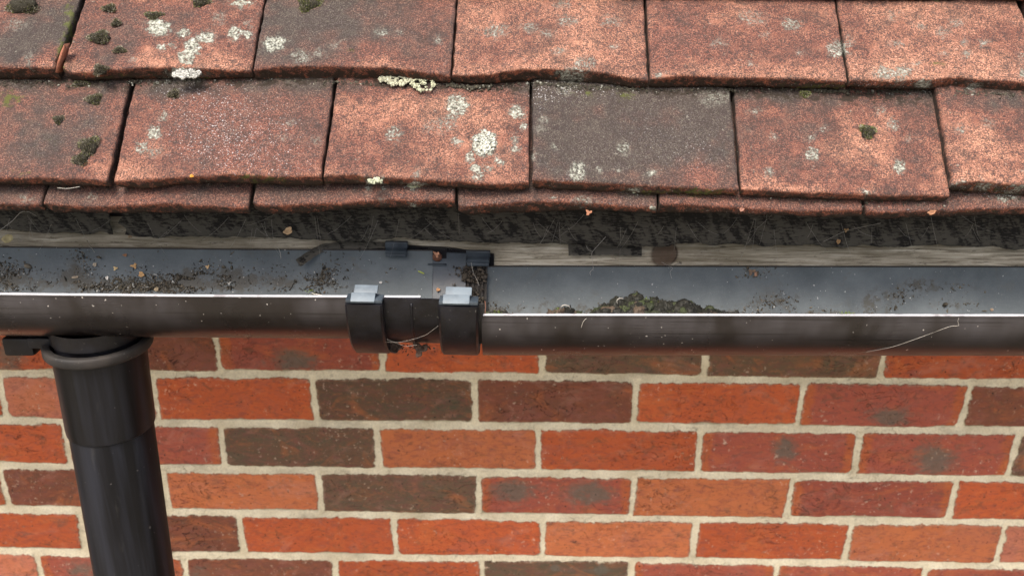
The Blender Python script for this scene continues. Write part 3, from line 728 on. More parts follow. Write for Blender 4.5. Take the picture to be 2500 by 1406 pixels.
tag(S.build('moss_crumbs', [M_SOIL]), 'dark crumbs of moss and soil in the joints between tile rows', 'moss crumbs', kind='stuff')
# clay sliver standing in the open joint of the upper row
sp = [hit_y(x, y, .752) for x, y in ((157, 108), (148, 127), (140, 152), (135, 177), (140, 179), (146, 153), (153, 130))]
V = np.array(sp); V2 = V + np.array((.0012, .008, .0))
S = Soup(); k = len(V)
S.add(np.concatenate([V, V2]), [tuple(range(k))[::-1], tuple(range(k, 2 * k))] + [(i, (i + 1) % k, k + (i + 1) % k, k + i) for i in range(k)], np.array((.26, .10, .06)))
tag(S.build('tile_shard', [M_LICH]), 'thin orange clay sliver wedged in the open joint at the upper left', 'tile shard')

# ------------------------------------------------------------------ gutters
GY = .6447 + .056
R_O, R_I = .056, .0537
def gutter(name, pa, pb, x0, x1, label, mats, dirtf, seed):
    A, B = hit_y(*pa, .6447), hit_y(*pb, .6447)
    A = A + np.array((0, .056, 0)); B = B + np.array((0, .056, 0))
    d = (B - A) / (B[0] - A[0])
    nseg = int((x1 - x0) / .0045)
    xs = np.linspace(x0, x1, nseg)
    prof = []; mat = []
    for th in np.linspace(0, math.pi, 49): prof.append((-R_O * math.cos(th), -R_O * math.sin(th))); mat.append(0)
    mat[-1] = 0
    for q in ((R_O, .0008), (R_O - .0005, .0014), (R_I + .0002, .0014), (R_I, .0006)): prof.append(q); mat.append(0)
    mat[-1] = 1
    for th in np.linspace(math.pi, 0, 45): prof.append((-R_I * math.cos(th), -R_I * math.sin(th))); mat.append(1)
    mat[-1] = 2
    for q in ((-R_I + .0001, .0006), (-R_I - .0004, .0014), (-R_O + .0001, .0014), (-R_O - .0006, .0009)): prof.append(q); mat.append(2)
    mat[-1] = 2
    prof = np.array(prof); m = len(prof)
    c = A[None] + (xs - A[0])[:, None] * d[None]
    V = np.zeros((nseg, m, 3)); V[:, :, 0] = c[:, None, 0]; V[:, :, 1] = c[:, None, 1] + prof[None, :, 0]; V[:, :, 2] = c[:, None, 2] + prof[None, :, 1]
    wob = fbm(np.stack([xs, 0 * xs, 0 * xs], -1), 5, 2, seed) * .0006
    V[:, :, 1] += wob[:, None]; V[:, :, 2] += (fbm(np.stack([xs, 0 * xs + 3, 0 * xs], -1), 4, 2, seed + 2) * .0004)[:, None]
    Vf = V.reshape(-1, 3)
    i, j = np.meshgrid(np.arange(nseg - 1), np.arange(m), indexing='ij'); i = i.ravel(); j = j.ravel(); j2 = (j + 1) % m
    q = np.stack([i * m + j, i * m + j2, (i + 1) * m + j2, (i + 1) * m + j], axis=1)
    fm = np.array(mat)[j]
    half = list(range(m))
    caps = [np.array([half]), np.array([[(nseg - 1) * m + k for k in half[::-1]]])]
    Q = (Vf - ORG) @ np.array(CAM_R); px = CX + F_PX * Q[:, 0] / -Q[:, 2]; py = CY - F_PX * Q[:, 1] / -Q[:, 2]
    dirt = dirtf(px, py)
    o = make_mesh(name, Vf, [q] + caps, mats, attrs={'dirt': dirt, 'painted_sheen': np.tile(np.array([sstep(.80, .15, q / 48 * math.pi) if q < 49 else 0.0 for q in range(m)]), nseg)}, fmat=np.concatenate([fm, [0, 0]]), sharp=40)
    tag(o, label, 'gutter', 'lengths of half round plastic gutter')
    return o, A, d
def blob(px, py, lst):
    o = np.zeros(len(px))
    for x, y, rx, ry, a in lst: o += a * np.exp(-(((px - x) / rx) ** 2 + ((py - y) / ry) ** 2))
    return np.clip(o, 0, 1.1)
DL = [(120,690,120,22,.9),(20,670,30,30,.8),(190,665,35,28,.9),(300,700,90,18,.8),(420,690,80,28,.9),(470,670,40,20,.6),(590,680,70,24,.8),(680,690,60,20,.5),(770,690,60,22,.6),(800,665,20,18,.6),(540,700,100,14,.5)]
DR = [(1210,760,60,18,.9),(1330,745,50,18,.6),(1420,755,60,14,.6),(1900,735,60,22,.6),(1840,665,40,16,.5),(2140,745,45,28,.8),(2190,720,40,16,.8),(2240,695,40,14,.8),(2310,700,60,14,.5),(2020,760,80,12,.5),(2330,745,60,14,.4),(1800,760,60,14,.6)]
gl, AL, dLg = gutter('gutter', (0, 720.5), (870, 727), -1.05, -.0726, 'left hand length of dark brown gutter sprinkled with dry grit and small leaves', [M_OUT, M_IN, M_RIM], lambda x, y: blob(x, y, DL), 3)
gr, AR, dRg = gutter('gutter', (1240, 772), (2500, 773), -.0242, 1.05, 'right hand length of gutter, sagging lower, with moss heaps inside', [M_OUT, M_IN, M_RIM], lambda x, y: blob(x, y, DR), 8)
def axis_at(x, side='L'):
    A, d = (AL, dLg) if side == 'L' else (AR, dRg)
    return A + (x - A[0]) * d

# ------------------------------------------------------------------ union bracket
def arc_shell(x0, x1, ro, ri, th0=0.0, th1=math.pi, nx=3, extra_top=0.0, na=40, side='L', bev=.0008):
    """solid half-round strap around the left gutter's axis, as verts, faces"""
    ths = np.linspace(th0, th1, na)
    prof = [(-ro * math.cos(t), -ro * math.sin(t)) for t in ths]
    if extra_top: prof = [(-ro, extra_top)] + prof + [(ro, extra_top)]
    inn = [(-ri * math.cos(t), -ri * math.sin(t)) for t in ths]
    if extra_top: inn = [(-ri, extra_top)] + inn + [(ri, extra_top)]
    prof = np.array(prof + inn[::-1]); m = len(prof); half = m // 2
    xs = [x0, x0 + bev, x1 - bev, x1]
    V = []
    ctr = np.array([( -r * 0, 0) for r in range(m)])
    for k, x in enumerate(xs):
        c = axis_at(x, side)
        pr = prof.copy()
        if k in (0, 3):
            pr[:half] *= (ro - bev) / ro
        V += [(x, c[1] + p[0], c[2] + p[1]) for p in pr]
    F = []
    for k in range(len(xs) - 1):
        for j in range(m):
            j2 = (j + 1) % m
            F.append((k * m + j, k * m + j2, (k + 1) * m + j2, (k + 1) * m + j))
    for k, rev in ((0, False), (len(xs) - 1, True)):
        for j in range(half - 1):
            f = (k * m + j, k * m + m - 1 - j, k * m + m - 2 - j, k * m + j + 1)
            F.append(f if not rev else f[::-1])
    return V, F
ub = empty('gutter_union', axis_at(-.078), 'black plastic union bracket with two hooked clips joining the gutter lengths', 'gutter bracket')
s = Soup(); s.add(*arc_shell(-.128, -.0265, .0594, .0571, 0.0, math.pi, extra_top=.0006)); body = s.build('bracket_body', [M_FIT], ub, sharp=35)
s = Soup()
s.add(*arc_shell(-.0724, -.0420, .0566, .0548, .02, math.pi - .02))
s.build('bracket_lining', [M_FITD], ub, sharp=35)
for xa, xb in ((-.1305, -.1012), (-.0575, -.0262)):
    s = Soup(); s.add(*arc_shell(xa, xb, .0690, .0596, .02, 2.2, bev=.0018)); 
    s.build('strap', [M_FIT], ub, sharp=35)
# raised mould line in the middle
s = Soup(); s.add(*arc_shell(-.0805, -.0785, .0602, .0590, .05, 2.4, bev=.0006)); s.build('mould_line', [M_FIT], ub)
# shoulders of the straps: flat slate tops between rim and strap
for xa, xb, c0, c1 in ((-.1305, -.1012, -.1255, -.1066), (-.0575, -.0262, -.0535, -.0325)):
    cx = (xa + xb) / 2; c = axis_at(cx)
    s = Soup()
    s.add(*box((cx, c[1] - .0605, c[2] + .0008), xb - xa - .0004, .0128, .0034, .0011))
    sh = s.build('strap_shoulder', [M_FITD], ub, sharp=40)
    # hooked clip: a lower leaf sloping to the front, an upper leaf behind it
    xm = (c0 + c1) / 2; wdt = c1 - c0
    s = Soup()
    Rm = np.array(Matrix.Rotation(math.radians(33), 3, 'X'))
    s.add(*box((xm - .0006, c[1] - .0645, c[2] + .0030), wdt, .0088, .0026, .0007, Rm))
    s.add(*box((xm + .0008, c[1] - .0566, c[2] + .0066), wdt - .0003, .0082, .0026, .0007, np.array(Matrix.Rotation(math.radians(30), 3, 'X'))))
    s.add(*box((xm, c[1] - .0560, c[2] + .0015), wdt - .004, .004, .008, .0005))
    s.build('front_clip', [M_FITB], ub, sharp=40)
# back plate with fixing lug, hooks and screw
def qh(px, py, y): return hit_y(px, py, y)
YB = GY + .0575
pts = [(940, 598), (1045, 603), (1092, 604), (1150, 612), (1206, 619), (1207, 652), (1180, 656), (1180, 700), (942, 690)]
V = np.array([qh(x, y, YB) for x, y in pts]); V2 = V + np.array((0, .0028, 0)); k = len(V)
s = Soup(); s.add(np.concatenate([V, V2]), [tuple(range(k)), tuple(range(k, 2 * k))[::-1]] + [(i, k + i, k + (i + 1) % k, (i + 1) % k) for i in range(k)])
s.build('back_plate', [M_FIT], ub, smooth=False)
for x, y, wpx in ((967, 613, 52), (1167, 632, 56)):
    s = Soup(); P = qh(x, y, GY + .050); ww = wpx / F_PX * .80
    s.add(*box(P + np.array((0, .001, -.0005)), ww, .0075, .0040, .001, np.array(Matrix.Rotation(math.radians(12), 3, 'X'))))
    s.add(*box(P + np.array((0, -.0015, -.0040)), ww - .0008, .003, .0028, .0008))
    s.add(*box(P + np.array((0, .0045, .0042)), ww + .001, .004, .006, .0006))
    s.build('back_hook', [M_FITD], ub, sharp=40)
P = qh(1068, 626, GY + .0545); s = Soup(); s.add(*box(P + np.array((0, .001, 0)), .0168, .0022, .0155, .0003)); lug = s.build('fixing_lug', [M_FIT], ub, sharp=40)
s = Soup(); s.add(*box(qh(1068, 645, GY + .0525), .0168, .003, .0012, .0003)); s.build('lug_ledge', [M_FITD], ub, sharp=40)
s = Soup(); V, F = ICO2; s.add(V * np.array((.0046, .0016, .0046)) + P + np.array((0, -.0012, 0)), F); s.build('screw', [M_SCREW], lug)
ub.rotation_euler = (0, math.radians(.9), 0)
# perished rubber seal ribs at the open end
s = Soup()
s.add(*arc_shell(-.0418, -.0228, .0590, .0570, .05, math.pi - .06))
for x0 in (-.0405, -.0362, -.0318, -.0275, -.0240): s.add(*arc_shell(x0, x0 + .0016, .0571, .0545, .06, math.pi - .08, bev=.0005))
s.build('rubber_seal', [M_SEAL], ub, sharp=35)

# ------------------------------------------------------------------ outlet and downpipe
PA, PB = hit_y(250, 895, GY), hit_y(330, 1404, GY)
pd = nrm(PB - PA)
def pipe_pt(py):                      # height on the pipe axis seen at that photo row
    x = 240 + (py - 895) * (86 / 509.)
    return hit_y(x, py, GY)
def lathe(profile, n=64):
    """profile: (radius, z) along the near vertical pipe axis"""
    V = []; F = []
    for r, z in profile:
        t = (z - PA[2]) / pd[2]; c = PA + pd * t
        for k in range(n):
            a = 2 * math.pi * k / n; V.append((c[0] + r * math.cos(a), c[1] + r * math.sin(a), z))
    m = len(profile)
    for i in range(m - 1):
        for k in range(n): F.append((i * n + k, i * n + (k + 1) % n, (i + 1) * n + (k + 1) % n, (i + 1) * n + k))
    return np.array(V), F
z_ring = hit_y(240, 824, GY)[2]; z_sock = hit_y(262, 1038, GY)[2]
dp = empty('downpipe', PA + pd * ((0.02 - PA[2]) / pd[2]), 'black round plastic downpipe in front of the brick wall', 'drainpipe')
s = Soup(); s.add(*lathe([(.0357, z_sock + .02), (.0362, z_sock + .019), (.0362, 1.2), (.0362, .05), (.0340, .05), (.0340, z_sock + .02)])); s.build('pipe', [M_PIPE], dp, sharp=35)
s = Soup(); s.add(*lathe([(.0364, z_sock), (.0378, z_sock + .0012), (.0382, z_sock + .006), (.0388, z_ring - .011), (.0372, z_ring - .011), (.0364, z_sock)])); sk = s.build('socket', [M_PIPE], dp, sharp=35)
s = Soup(); s.add(*lathe([(.0397, z_ring - .0108), (.0443, z_ring - .0092), (.0452, z_ring - .0075), (.0454, z_ring - .0022), (.0447, z_ring - .0005), (.0434, z_ring), (.0386, z_ring - .0006), (.0378, z_ring - .003), (.0374, z_ring - .0108)])); s.build('collar', [M_RINGP], sk, sharp=50)
ot = empty('gutter_outlet', PA, 'black outlet spout dropping from the gutter into the downpipe collar', 'gutter outlet')
s = Soup(); gb = axis_at(PA[0])[2] - .0565
s.add(*lathe([(.031, z_ring - .03), (.0340, z_ring - .029), (.0344, z_ring + .003), (.0352, z_ring + .010), (.0375, gb - .004), (.0380, gb + .010), (.037, gb + .010), (.0325, z_ring - .03)])); s.build('spout', [M_FIT], ot, sharp=35)
s = Soup(); 
for k in range(1):
    P = hit_y(66, 838, GY + .006); s.add(*box(P + np.array((0, 0, .003)), .026, .030, .017, .0025))
    P = hit_y(130, 828, GY + .002); s.add(*box(P + np.array((-.003, 0, .004)), .020, .036, .010, .002))
s.build('outlet_lug', [M_FIT], ot, sharp=40)
s = Soup(); s.add(*lathe([(.0280, gb + .001), (.0305, gb - .006), (.0325, gb - .0125), (.0350, gb - .012), (.0365, gb + .001)])); s.build('rim_bead', [M_FIT], ot, sharp=40)

# ------------------------------------------------------------------ fascia, soffit, felt
YF = GY + .0605
def panel_x(x0, x1, nx): return np.linspace(x0, x1, nx)
z_fb = CAM_H - .338
xs = np.linspace(-1.1, 1.1, 700); zs = np.linspace(z_fb, CAM_H - .186, 60)
Xg, Zg = np.meshgrid(xs, zs, indexing='ij')
Pg = np.stack([Xg, 0 * Xg + YF, Zg], -1)
dy = fbm(Pg * np.array((.12, 1, 1)), 150, 4, 77) * .0007 + fbm(Pg * np.array((.3, 1, 1)), 20, 2, 78) * .0008
Pg[..., 1] += dy
kp = hit_y(1622, 620, YF); kn_ = np.sqrt(((Xg - kp[0]) / .0120) ** 2 + ((Zg - kp[2]) / .0128) ** 2) + fbm(Pg, 90, 2, 5) * .05
nu, nv = Xg.shape; Vf = Pg.reshape(-1, 3); Vb = Vf.copy(); Vb[:, 1] = YF + .02
q1 = grid_faces(nu, nv)
b = nu * nv; rim = []
i = np.arange(nu - 1); j = np.arange(nv - 1)
rim.append(np.stack([i * nv, b + i * nv, b + (i + 1) * nv, (i + 1) * nv], 1)[:, ::-1].copy()); rim.append(np.stack([i * nv + nv - 1, (i + 1) * nv + nv - 1, b + (i + 1) * nv + nv - 1, b + i * nv + nv - 1], 1)[:, ::-1].copy())
rim.append(np.stack([j, j + 1, b + j + 1, b + j], 1)); e0 = (nu - 1) * nv; rim.append(np.stack([e0 + j, b + e0 + j, b + e0 + j + 1, e0 + j + 1], 1))
rim.append(np.array([[b, b + nv - 1, b + e0 + nv - 1, b + e0]]))
o = make_mesh('fascia_board', np.concatenate([Vf, Vb]), [q1] + rim, [M_WOOD], attrs={'knot': np.concatenate([kn_.ravel(), np.full(b, 9.)])}, sharp=60)
tag(o, 'weathered grey timber fascia board with one round brown knot behind the gutter', 'fascia board')
WALL_Y = 1.078
s = Soup(); s.add(*box((0, (YF + .021 + WALL_Y + .02) / 2, z_fb + .012), 2.2, WALL_Y + .02 - YF - .021, .012))
o = s.build('soffit_board', [M_WOOD], smooth=False); tag(o, 'flat timber soffit board under the eaves between fascia and brick wall', 'soffit board')

def felt(x0, x1, ylow, label, dyo=0.0, seed=0, ragged=.0012, xedge=None):
    n = int((x1 - x0) / .0016); us = np.linspace(0, 1, n)
    X = x0 + (x1 - x0) * us
    # photo row of the torn lower edge -> height on the hanging plane
    zl = []
    for x in X:
        pxx = CX + x / .79 * F_PX
        zl.append(hit_y(pxx, ylow(pxx), GY + .046)[2])
    zl = np.array(zl) + fbm(np.stack([X, 0 * X, 0 * X], -1), 60, 5, seed) * ragged * 2.6
    prof = [(.3, .200, 9), (.10, .052, 9), (.078, .030, 9), (.060, .015, 9)]
    ztop = CAM_H - .196
    rows = []
    rows_low = []
    ys, zz = [], []
    # beneath the tiles, then a short curve, then hanging down
    for dyk, dzk in ((.42, .353), (.12, .102), (.040, .036), (.022, .022), (.010, .010)):
        rows.append((np.full(n, YF + dyk), np.full(n, ztop + dzk - .009))); rows_low.append(-.3)
    m = 26
    for k in range(m + 1):
        t = k / m
        z = ztop - .002 + (zl - ztop + .002) * t
        y = YF - .0045 - .0085 * math.sin(min(t * 1.5, 1) * math.pi / 2) + .0015 * t
        rows.append((np.full(n, y), z)); rows_low.append(t)
    R = len(rows)
    P = np.zeros((n, R, 3))
    for k, (yy, z) in enumerate(rows):
        P[:, k, 0] = X; P[:, k, 1] = yy; P[:, k, 2] = z
    lowv = np.tile(np.array(rows_low), (n, 1))
    buckle = fbm(P * np.array((1, .3, .5)), 22, 3, seed + 1) * .0028 * sstep(0, .6, lowv) + fbm(P, 120, 3, seed + 2) * .0006
    P[:, :, 1] += buckle * (lowv >= 0) - dyo
    P[:, -1, 1] += .0006
    if xedge is not None:
        for side, amp in xedge:
            wv = np.exp(-np.abs(X - (x0 if side < 0 else x1)) / .006)
            P[:, :, 0] += (wv[:, None] * fbm(P * np.array((0, 0, 1.)), 160, 3, seed + 9) * amp)
    A_ = P.reshape(-1, 3); Bk = A_ + np.array((0, .0011, -.0004))
    b = len(A_); q = grid_faces(n, R, True)
    i = np.arange(n - 1); e = R - 1
    edge = np.stack([i * R + e, b + i * R + e, b + (i + 1) * R + e, (i + 1) * R + e], 1)
    j = np.arange(R - 1); l0 = (n - 1) * R
    s0 = np.stack([j, b + j, b + j + 1, j + 1], 1); s1 = np.stack([l0 + j, l0 + j + 1, b + l0 + j + 1, b + l0 + j], 1)
    o = make_mesh('roofing_felt', np.concatenate([A_, Bk]), [q, (q + b)[:, ::-1].copy(), edge, s0, s1], [M_FELT], attrs={'low': np.concatenate([lowv.ravel()] * 2)}, sharp=60)
    return tag(o, label, 'roofing felt', 'sheets of torn black roofing felt')
def xw(px): return (px - CX) / F_PX * .79
felt(-1.1, xw(272), lambda x: np.interp(x, [-400, 0, 120, 200, 272], [552, 562, 569, 575, 574]), 'short black felt sheet above the timber at the left edge of the photo', .0004, 21, xedge=[(1, .002)])
felt(xw(300), xw(1112), lambda x: np.interp(x, [300, 340, 390, 420, 560, 700, 860, 1000, 1112], [576, 582, 584, 579, 582, 586, 590, 586, 584]), 'middle black felt sheet with torn edge, left of the gutter union', .0002, 35, xedge=[(-1, .006), (1, .003)])
felt(xw(1100), 1.1, lambda x: np.interp(x, [1100, 1250, 1400, 1570, 1700, 1900, 2200, 2500, 2900], [593, 594, 597, 600, 596, 599, 602, 606, 608]), 'long black felt sheet with scuffed streaks running to the right', .0028, 57, xedge=[(-1, .006)])
# dark backing sheet below the tear
s = Soup(); s.add(*box((xw(286), YF + .012 - .0115, hit_y(286, 540, YF)[2] + .002), .030, .0012, .030, 0)); o = s.build('roofing_felt', [M_FELT]); tag(o, 'small dark felt flap in the tear between the left and middle sheets', 'roofing felt', 'sheets of torn black roofing felt')
# hanging tab
def strip(pts, wd, yk, th=.0012, name='felt_offcut', label='', seed=1, ys=None):
    P = []; n = len(pts)
    tt = np.linspace(0, n - 1, 60)
    x = np.interp(tt, range(n), [p[0] for p in pts]); y = np.interp(tt, range(n), [p[1] for p in pts]); w = np.interp(tt, range(n), wd)
    ya = np.interp(tt, range(n), ys)
    V = []
    for k in range(60):
        dx, dy_ = (x[min(k + 1, 59)] - x[max(k - 1, 0)]), (y[min(k + 1, 59)] - y[max(k - 1, 0)]); l = math.hypot(dx, dy_) or 1
        nx, ny = -dy_ / l, dx / l
        for q in np.linspace(-1, 1, 7):
            j = 1.2 * vnoise(np.array([k * .4, q, seed]), 1.0, seed)
            p = hit_y(x[k] + nx * q * (w[k] + j), y[k] + ny * q * (w[k] + j), ya[k] + .0012 * (1 - q * q))
            V.append(p)
    V = np.array(V); B = V + np.array((0, th, -.0002)); b = len(V); m = 7
    q = grid_faces(60, m)
    i = np.arange(59); j = np.arange(m - 1); l0 = 59 * m
    F = [q, (q + b)[:, ::-1].copy(), np.stack([i * m, b + i * m, b + (i + 1) * m, (i + 1) * m], 1), np.stack([i * m + m - 1, (i + 1) * m + m - 1, b + (i + 1) * m + m - 1, b + i * m + m - 1], 1),
         np.stack([j, j + 1, b + j + 1, b + j], 1), np.stack([l0 + j, b + l0 + j, b + l0 + j + 1, l0 + j + 1], 1)]
    lowv = np.full(2 * b, 1.15)
    o = make_mesh(name, np.concatenate([V, B]), F, [M_FELT], attrs={'low': lowv}, sharp=60)
    return tag(o, label, 'felt offcut')
strip([(728, 643), (752, 626), (785, 606), (822, 600), (870, 600), (915, 603), (942, 604)], [10, 10, 9, 9, 10, 11, 11], .0, label='curled strip of felt lying over the back rim of the left gutter', seed=4,
      ys=[GY + .040, GY + .046, GY + .053, GY + .056, GY + .056, GY + .0565, GY + .0565])
strip([(1388, 610), (1440, 609), (1500, 609), (1567, 611)], [14, 14, 14, 14], .0, label='small rectangular felt tab hanging in front of the timber beside the knot', seed=9, ys=[GY + .055] * 4)

# ------------------------------------------------------------------ brick wall
JY = [  # bed joint centres: (x, y) pairs left, middle, right
 [(0, 911), (1000, 914), (1500, 922), (2500, 934)], [(0, 1025), (400, 1031), (1450, 1040), (2500, 1051)], [(0, 1135), (400, 1142), (1450, 1155), (2500, 1169)],
 [(0, 1240), (400, 1248), (1450, 1263), (2500, 1274)], [(0, 1343), (450, 1353), (1450, 1363), (2500, 1380)]]
PX = [  # perpends: course mid row, x centres
 (868, [137, 533, 933, 1324, 1725, 2156]), (973, [9, 381, 767, 1160, 1552, 1956, 2359]), (1090, [165, 543, 923, 1315, 1706, 2094, 2479]),
 (1203, [15, 405, 782, 1170, 1546, 1928, 2329]), (1308, [205, 591, 965, 1324, 1695, 2073, 2447]), (1400, [101, 455, 820, 1177, 1540, 1896, 2257])]
TYPES = ['OMROEDO', 'OPOEMORM', 'ORESORRE', 'RMSERSRO', 'OMOOSOSP', 'PRMOERRR']
BC = {'O': (.47, .105, .036), 'S': (.52, .168, .068), 'P': (.45, .165, .098), 'R': (.31, .082, .052), 'D': (.115, .088, .052), 'E': (.095, .080, .050), 'M': (.175, .072, .042)}
SPOTS = [(718,880,62,30,1),(2170,1018,55,26,1),(1915,1098,34,36,.9),(2282,1122,58,44,1),(20,870,50,60,.8),(1252,1198,62,30,1.0),(1440,1203,66,34,1.0),(200,1390,50,30,.7),(1355,1385,10,8,1.2),(1467,1390,13,12,1.3),(2210,990,20,14,.3),(480,1395,60,20,.5),(1440,1390,120,8,.4)]
HALF = np.array((1100, 0))
wx0, wx1 = -1.30, 1.30
z_top = CAM_H - .330; z_low = 1.75
gx = np.concatenate([np.arange(wx0, -.78, .007), np.arange(-.78, .78, .0021), np.arange(.78, wx1 + .001, .007)])
gz = np.concatenate([np.arange(z_low, CAM_H - .96, .006), np.arange(CAM_H - .96, CAM_H - .45, .0015), np.arange(CAM_H - .45, z_top, .006), [z_top]])
nx, nz = len(gx), len(gz)
Xw, Zw = np.meshgrid(gx, gz, indexing='ij')
xf, zf = Xw.ravel(), Zw.ravel()
joints = []
for pts in JY:
    pp = [hit_y(x, y, WALL_Y) for x, y in pts]; joints.append((np.array([p[0] for p in pp]), np.array([p[2] for p in pp])))
def joint_z(k):
    if 0 <= k < 5:
        a, bb = joints[k]
        z = np.interp(xf, a, bb); return z
    if k < 0:
        return joint_z(0) + .0755 * (-k)
    return joint_z(4) - .0755 * (k - 4)
wig = fbm(np.stack([xf, 0 * xf, zf], -1), 16, 4, 91) * .0028
NC = 30
JZ = [joint_z(k) for k in range(-3, NC)]
best = np.full(len(xf), -1.0); colr = np.tile(np.array(BC['O']), (len(xf), 1)); tone = np.zeros(len(xf)); courses_hi = None
edge = np.full(len(xf), -5.0); strk = np.zeros(len(xf))
for ci in range(-2, NC - 1):                       # course ci lies between joint ci-1 (above) and ci (below); course 0 = first visible
    zt, zb = JZ[ci - 1 + 3], JZ[ci + 3]
    inb = (zf <= zt) & (zf > zb)
    if not inb.any(): continue
    if 0 <= ci < 6:
        my, px_ = PX[ci]; perp = [hit_y(x, my, WALL_Y)[0] for x in px_]; ty = list(TYPES[ci])
    else:
        off = (ci % 2) * .1125 + .01 * math.sin(ci * 3.1); perp = [off + .225 * k for k in range(-3, 4)]; ty = [random.choice('OOORRMESP') for _ in range(8)]
    while perp[0] > wx0 - .3: perp.insert(0, perp[0] - .225); ty.insert(0, random.choice('OORMESP'))
    while perp[-1] < wx1 + .3: perp.append(perp[-1] + .225); ty.append(random.choice('OORMESP'))
    perp = np.array(perp)
    xx = xf[inb]; k = np.searchsorted(perp, xx)
    jw = .0048 + .0008 * np.sin(k * 1.7 + ci)
    lo, hi = perp[k - 1], perp[np.minimum(k, len(perp) - 1)]
    tilt = .0026 * np.sin(k * 5.3 + ci * 2.2) * ((zf[inb] - zb[inb]) / .075 - .5)
    dx = np.minimum(xx - lo, hi - xx) - jw + tilt * np.where(xx - lo < hi - xx, 1, -1)
    jh = .0060 + .0007 * np.sin(k * 2.9 + ci * 1.3)
    wg = wig[inb]
    dz = np.minimum(zt[inb] - zf[inb], zf[inb] - zb[inb]) - jh + wg
    cr = .0045 + .0035 * np.sin(k * 3.7 + ci)
    wg2 = fbm(np.stack([xx, 0 * xx, zf[inb]], -1), 30, 4, 93) * .0022; dx = dx + wg2
    ddx, ddz = np.maximum(cr - dx, 0), np.maximum(cr - dz, 0)
    d = np.where((dx < cr) & (dz < cr), cr - np.sqrt(ddx ** 2 + ddz ** 2), np.minimum(dx, dz))
    edge[inb] = d * 1000
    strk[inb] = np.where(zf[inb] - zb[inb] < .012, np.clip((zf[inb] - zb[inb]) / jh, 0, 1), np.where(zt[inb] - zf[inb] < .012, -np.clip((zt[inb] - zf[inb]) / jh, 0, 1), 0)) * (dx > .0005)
    cols = np.array([np.array(BC[t]) * (1 + .12 * math.sin(11.3 * q + ci * 7.7)) for q, t in enumerate(ty + ['O'])])
    colr[inb] = cols[np.minimum(k, len(cols) - 1)]
    # some stretchers show an orange margin round a darker heart
    isR = np.array([t == 'R' for t in ty + ['O']])[np.minimum(k, len(cols) - 1)]
    marg = np.clip(1 - dx / .022, 0, 1) * isR
    marg = sstep(.25, .6, marg + fbm(np.stack([xx, 0 * xx, zf[inb]], -1), 60, 2, ci + 5) * .25)
    colr[inb] = colr[inb] * (1 - .7 * marg[:, None]) + np.array((.45, .12, .035)) * .7 * marg[:, None]
P3 = np.stack([xf, 0 * xf, zf], -1)
Vw = np.stack([xf, np.full(len(xf), WALL_Y), zf], -1)
prot = sstep(-1.5, 2.0, edge + fbm(P3, 85, 3, 3) * 1.6)
struck = 0
Vw[:, 1] -= (1 - prot) * (-strk * .0022)
Vw[:, 1] -= prot * (.0026 + .0010 * fbm(P3, 6, 1, 8)) + fbm(P3, 60, 4, 12) * .0007 + fbm(P3, 9, 2, 13) * .0008
Q = (Vw - ORG) @ np.array(CAM_R); px = CX + F_PX * Q[:, 0] / -Q[:, 2]; py = CY - F_PX * Q[:, 1] / -Q[:, 2]
spot = blob(px, py, SPOTS)
# kiln spots on bricks outside the picture too
spot = np.maximum(spot, np.where((px < -40) | (px > 2540) | (py > 1440), np.clip((fbm(P3, 9, 2, 70) - .45) * 5, 0, 1), 0))
b = len(Vw); Vback = np.array([(wx0, WALL_Y + .1, z_low), (wx0, WALL_Y + .1, z_top), (wx1, WALL_Y + .1, z_low), (wx1, WALL_Y + .1, z_top)])
# the plain lower part of the wall down to the ground
lower = np.array([(wx0, WALL_Y, z_low), (wx1, WALL_Y, z_low), (wx1, WALL_Y, 0), (wx0, WALL_Y, 0)])
Vall = np.concatenate([Vw, Vback, lower])
F = [grid_faces(nx, nz), np.array([[b, b + 1, b + 3, b + 2], [b + 4, b + 7, b + 6, b + 5]])]
ze = np.zeros(8)
o = make_mesh('brick_wall', Vall, F, [M_BRICK], attrs={'edge': np.concatenate([edge, ze + 9]), 'spot': np.concatenate([spot, ze]), 'joint_shade': np.concatenate([strk, ze])},
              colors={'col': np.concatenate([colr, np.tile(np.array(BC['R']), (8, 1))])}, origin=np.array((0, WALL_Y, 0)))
tag(o, 'red and brown brick wall with cream mortar below the gutter', 'wall', None, 'thing')
# unseen ground, dark near the wall and pale beyond, laid for gutter reflections
s = NT('unseen_paving'); v = s.n('ShaderNodeTexCoord').outputs['Object']
M_PAVE = s.done(s.mix(s.noise(v, 3, 5, .6), (.22, .195, .145), (.36, .32, .25)), .9, None, .2)
s = NT('dark_soil'); v = s.n('ShaderNodeTexCoord').outputs['Object']
M_GROUND = s.done(s.mix(s.noise(v, 9, 5, .6), (.03, .025, .018), (.07, .06, .04)), .9, None, .2)
gv = np.array([(-60, -60, 0), (60, -60, 0), (60, 60, 0), (-60, 60, 0)], float)
tag(make_mesh('ground', gv, np.array([[0, 1, 2, 3]]), [M_GROUND], origin=np.zeros(3)), kind='structure')
pv = np.array([(-40, -30, .004), (40, -30, .004), (40, -.9, .004), (-40, -.9, .004)], float)
tag(make_mesh('unseen_paving', pv, np.array([[0, 1, 2, 3]]), [M_PAVE], origin=np.array((0, 0, .004))), kind='structure')

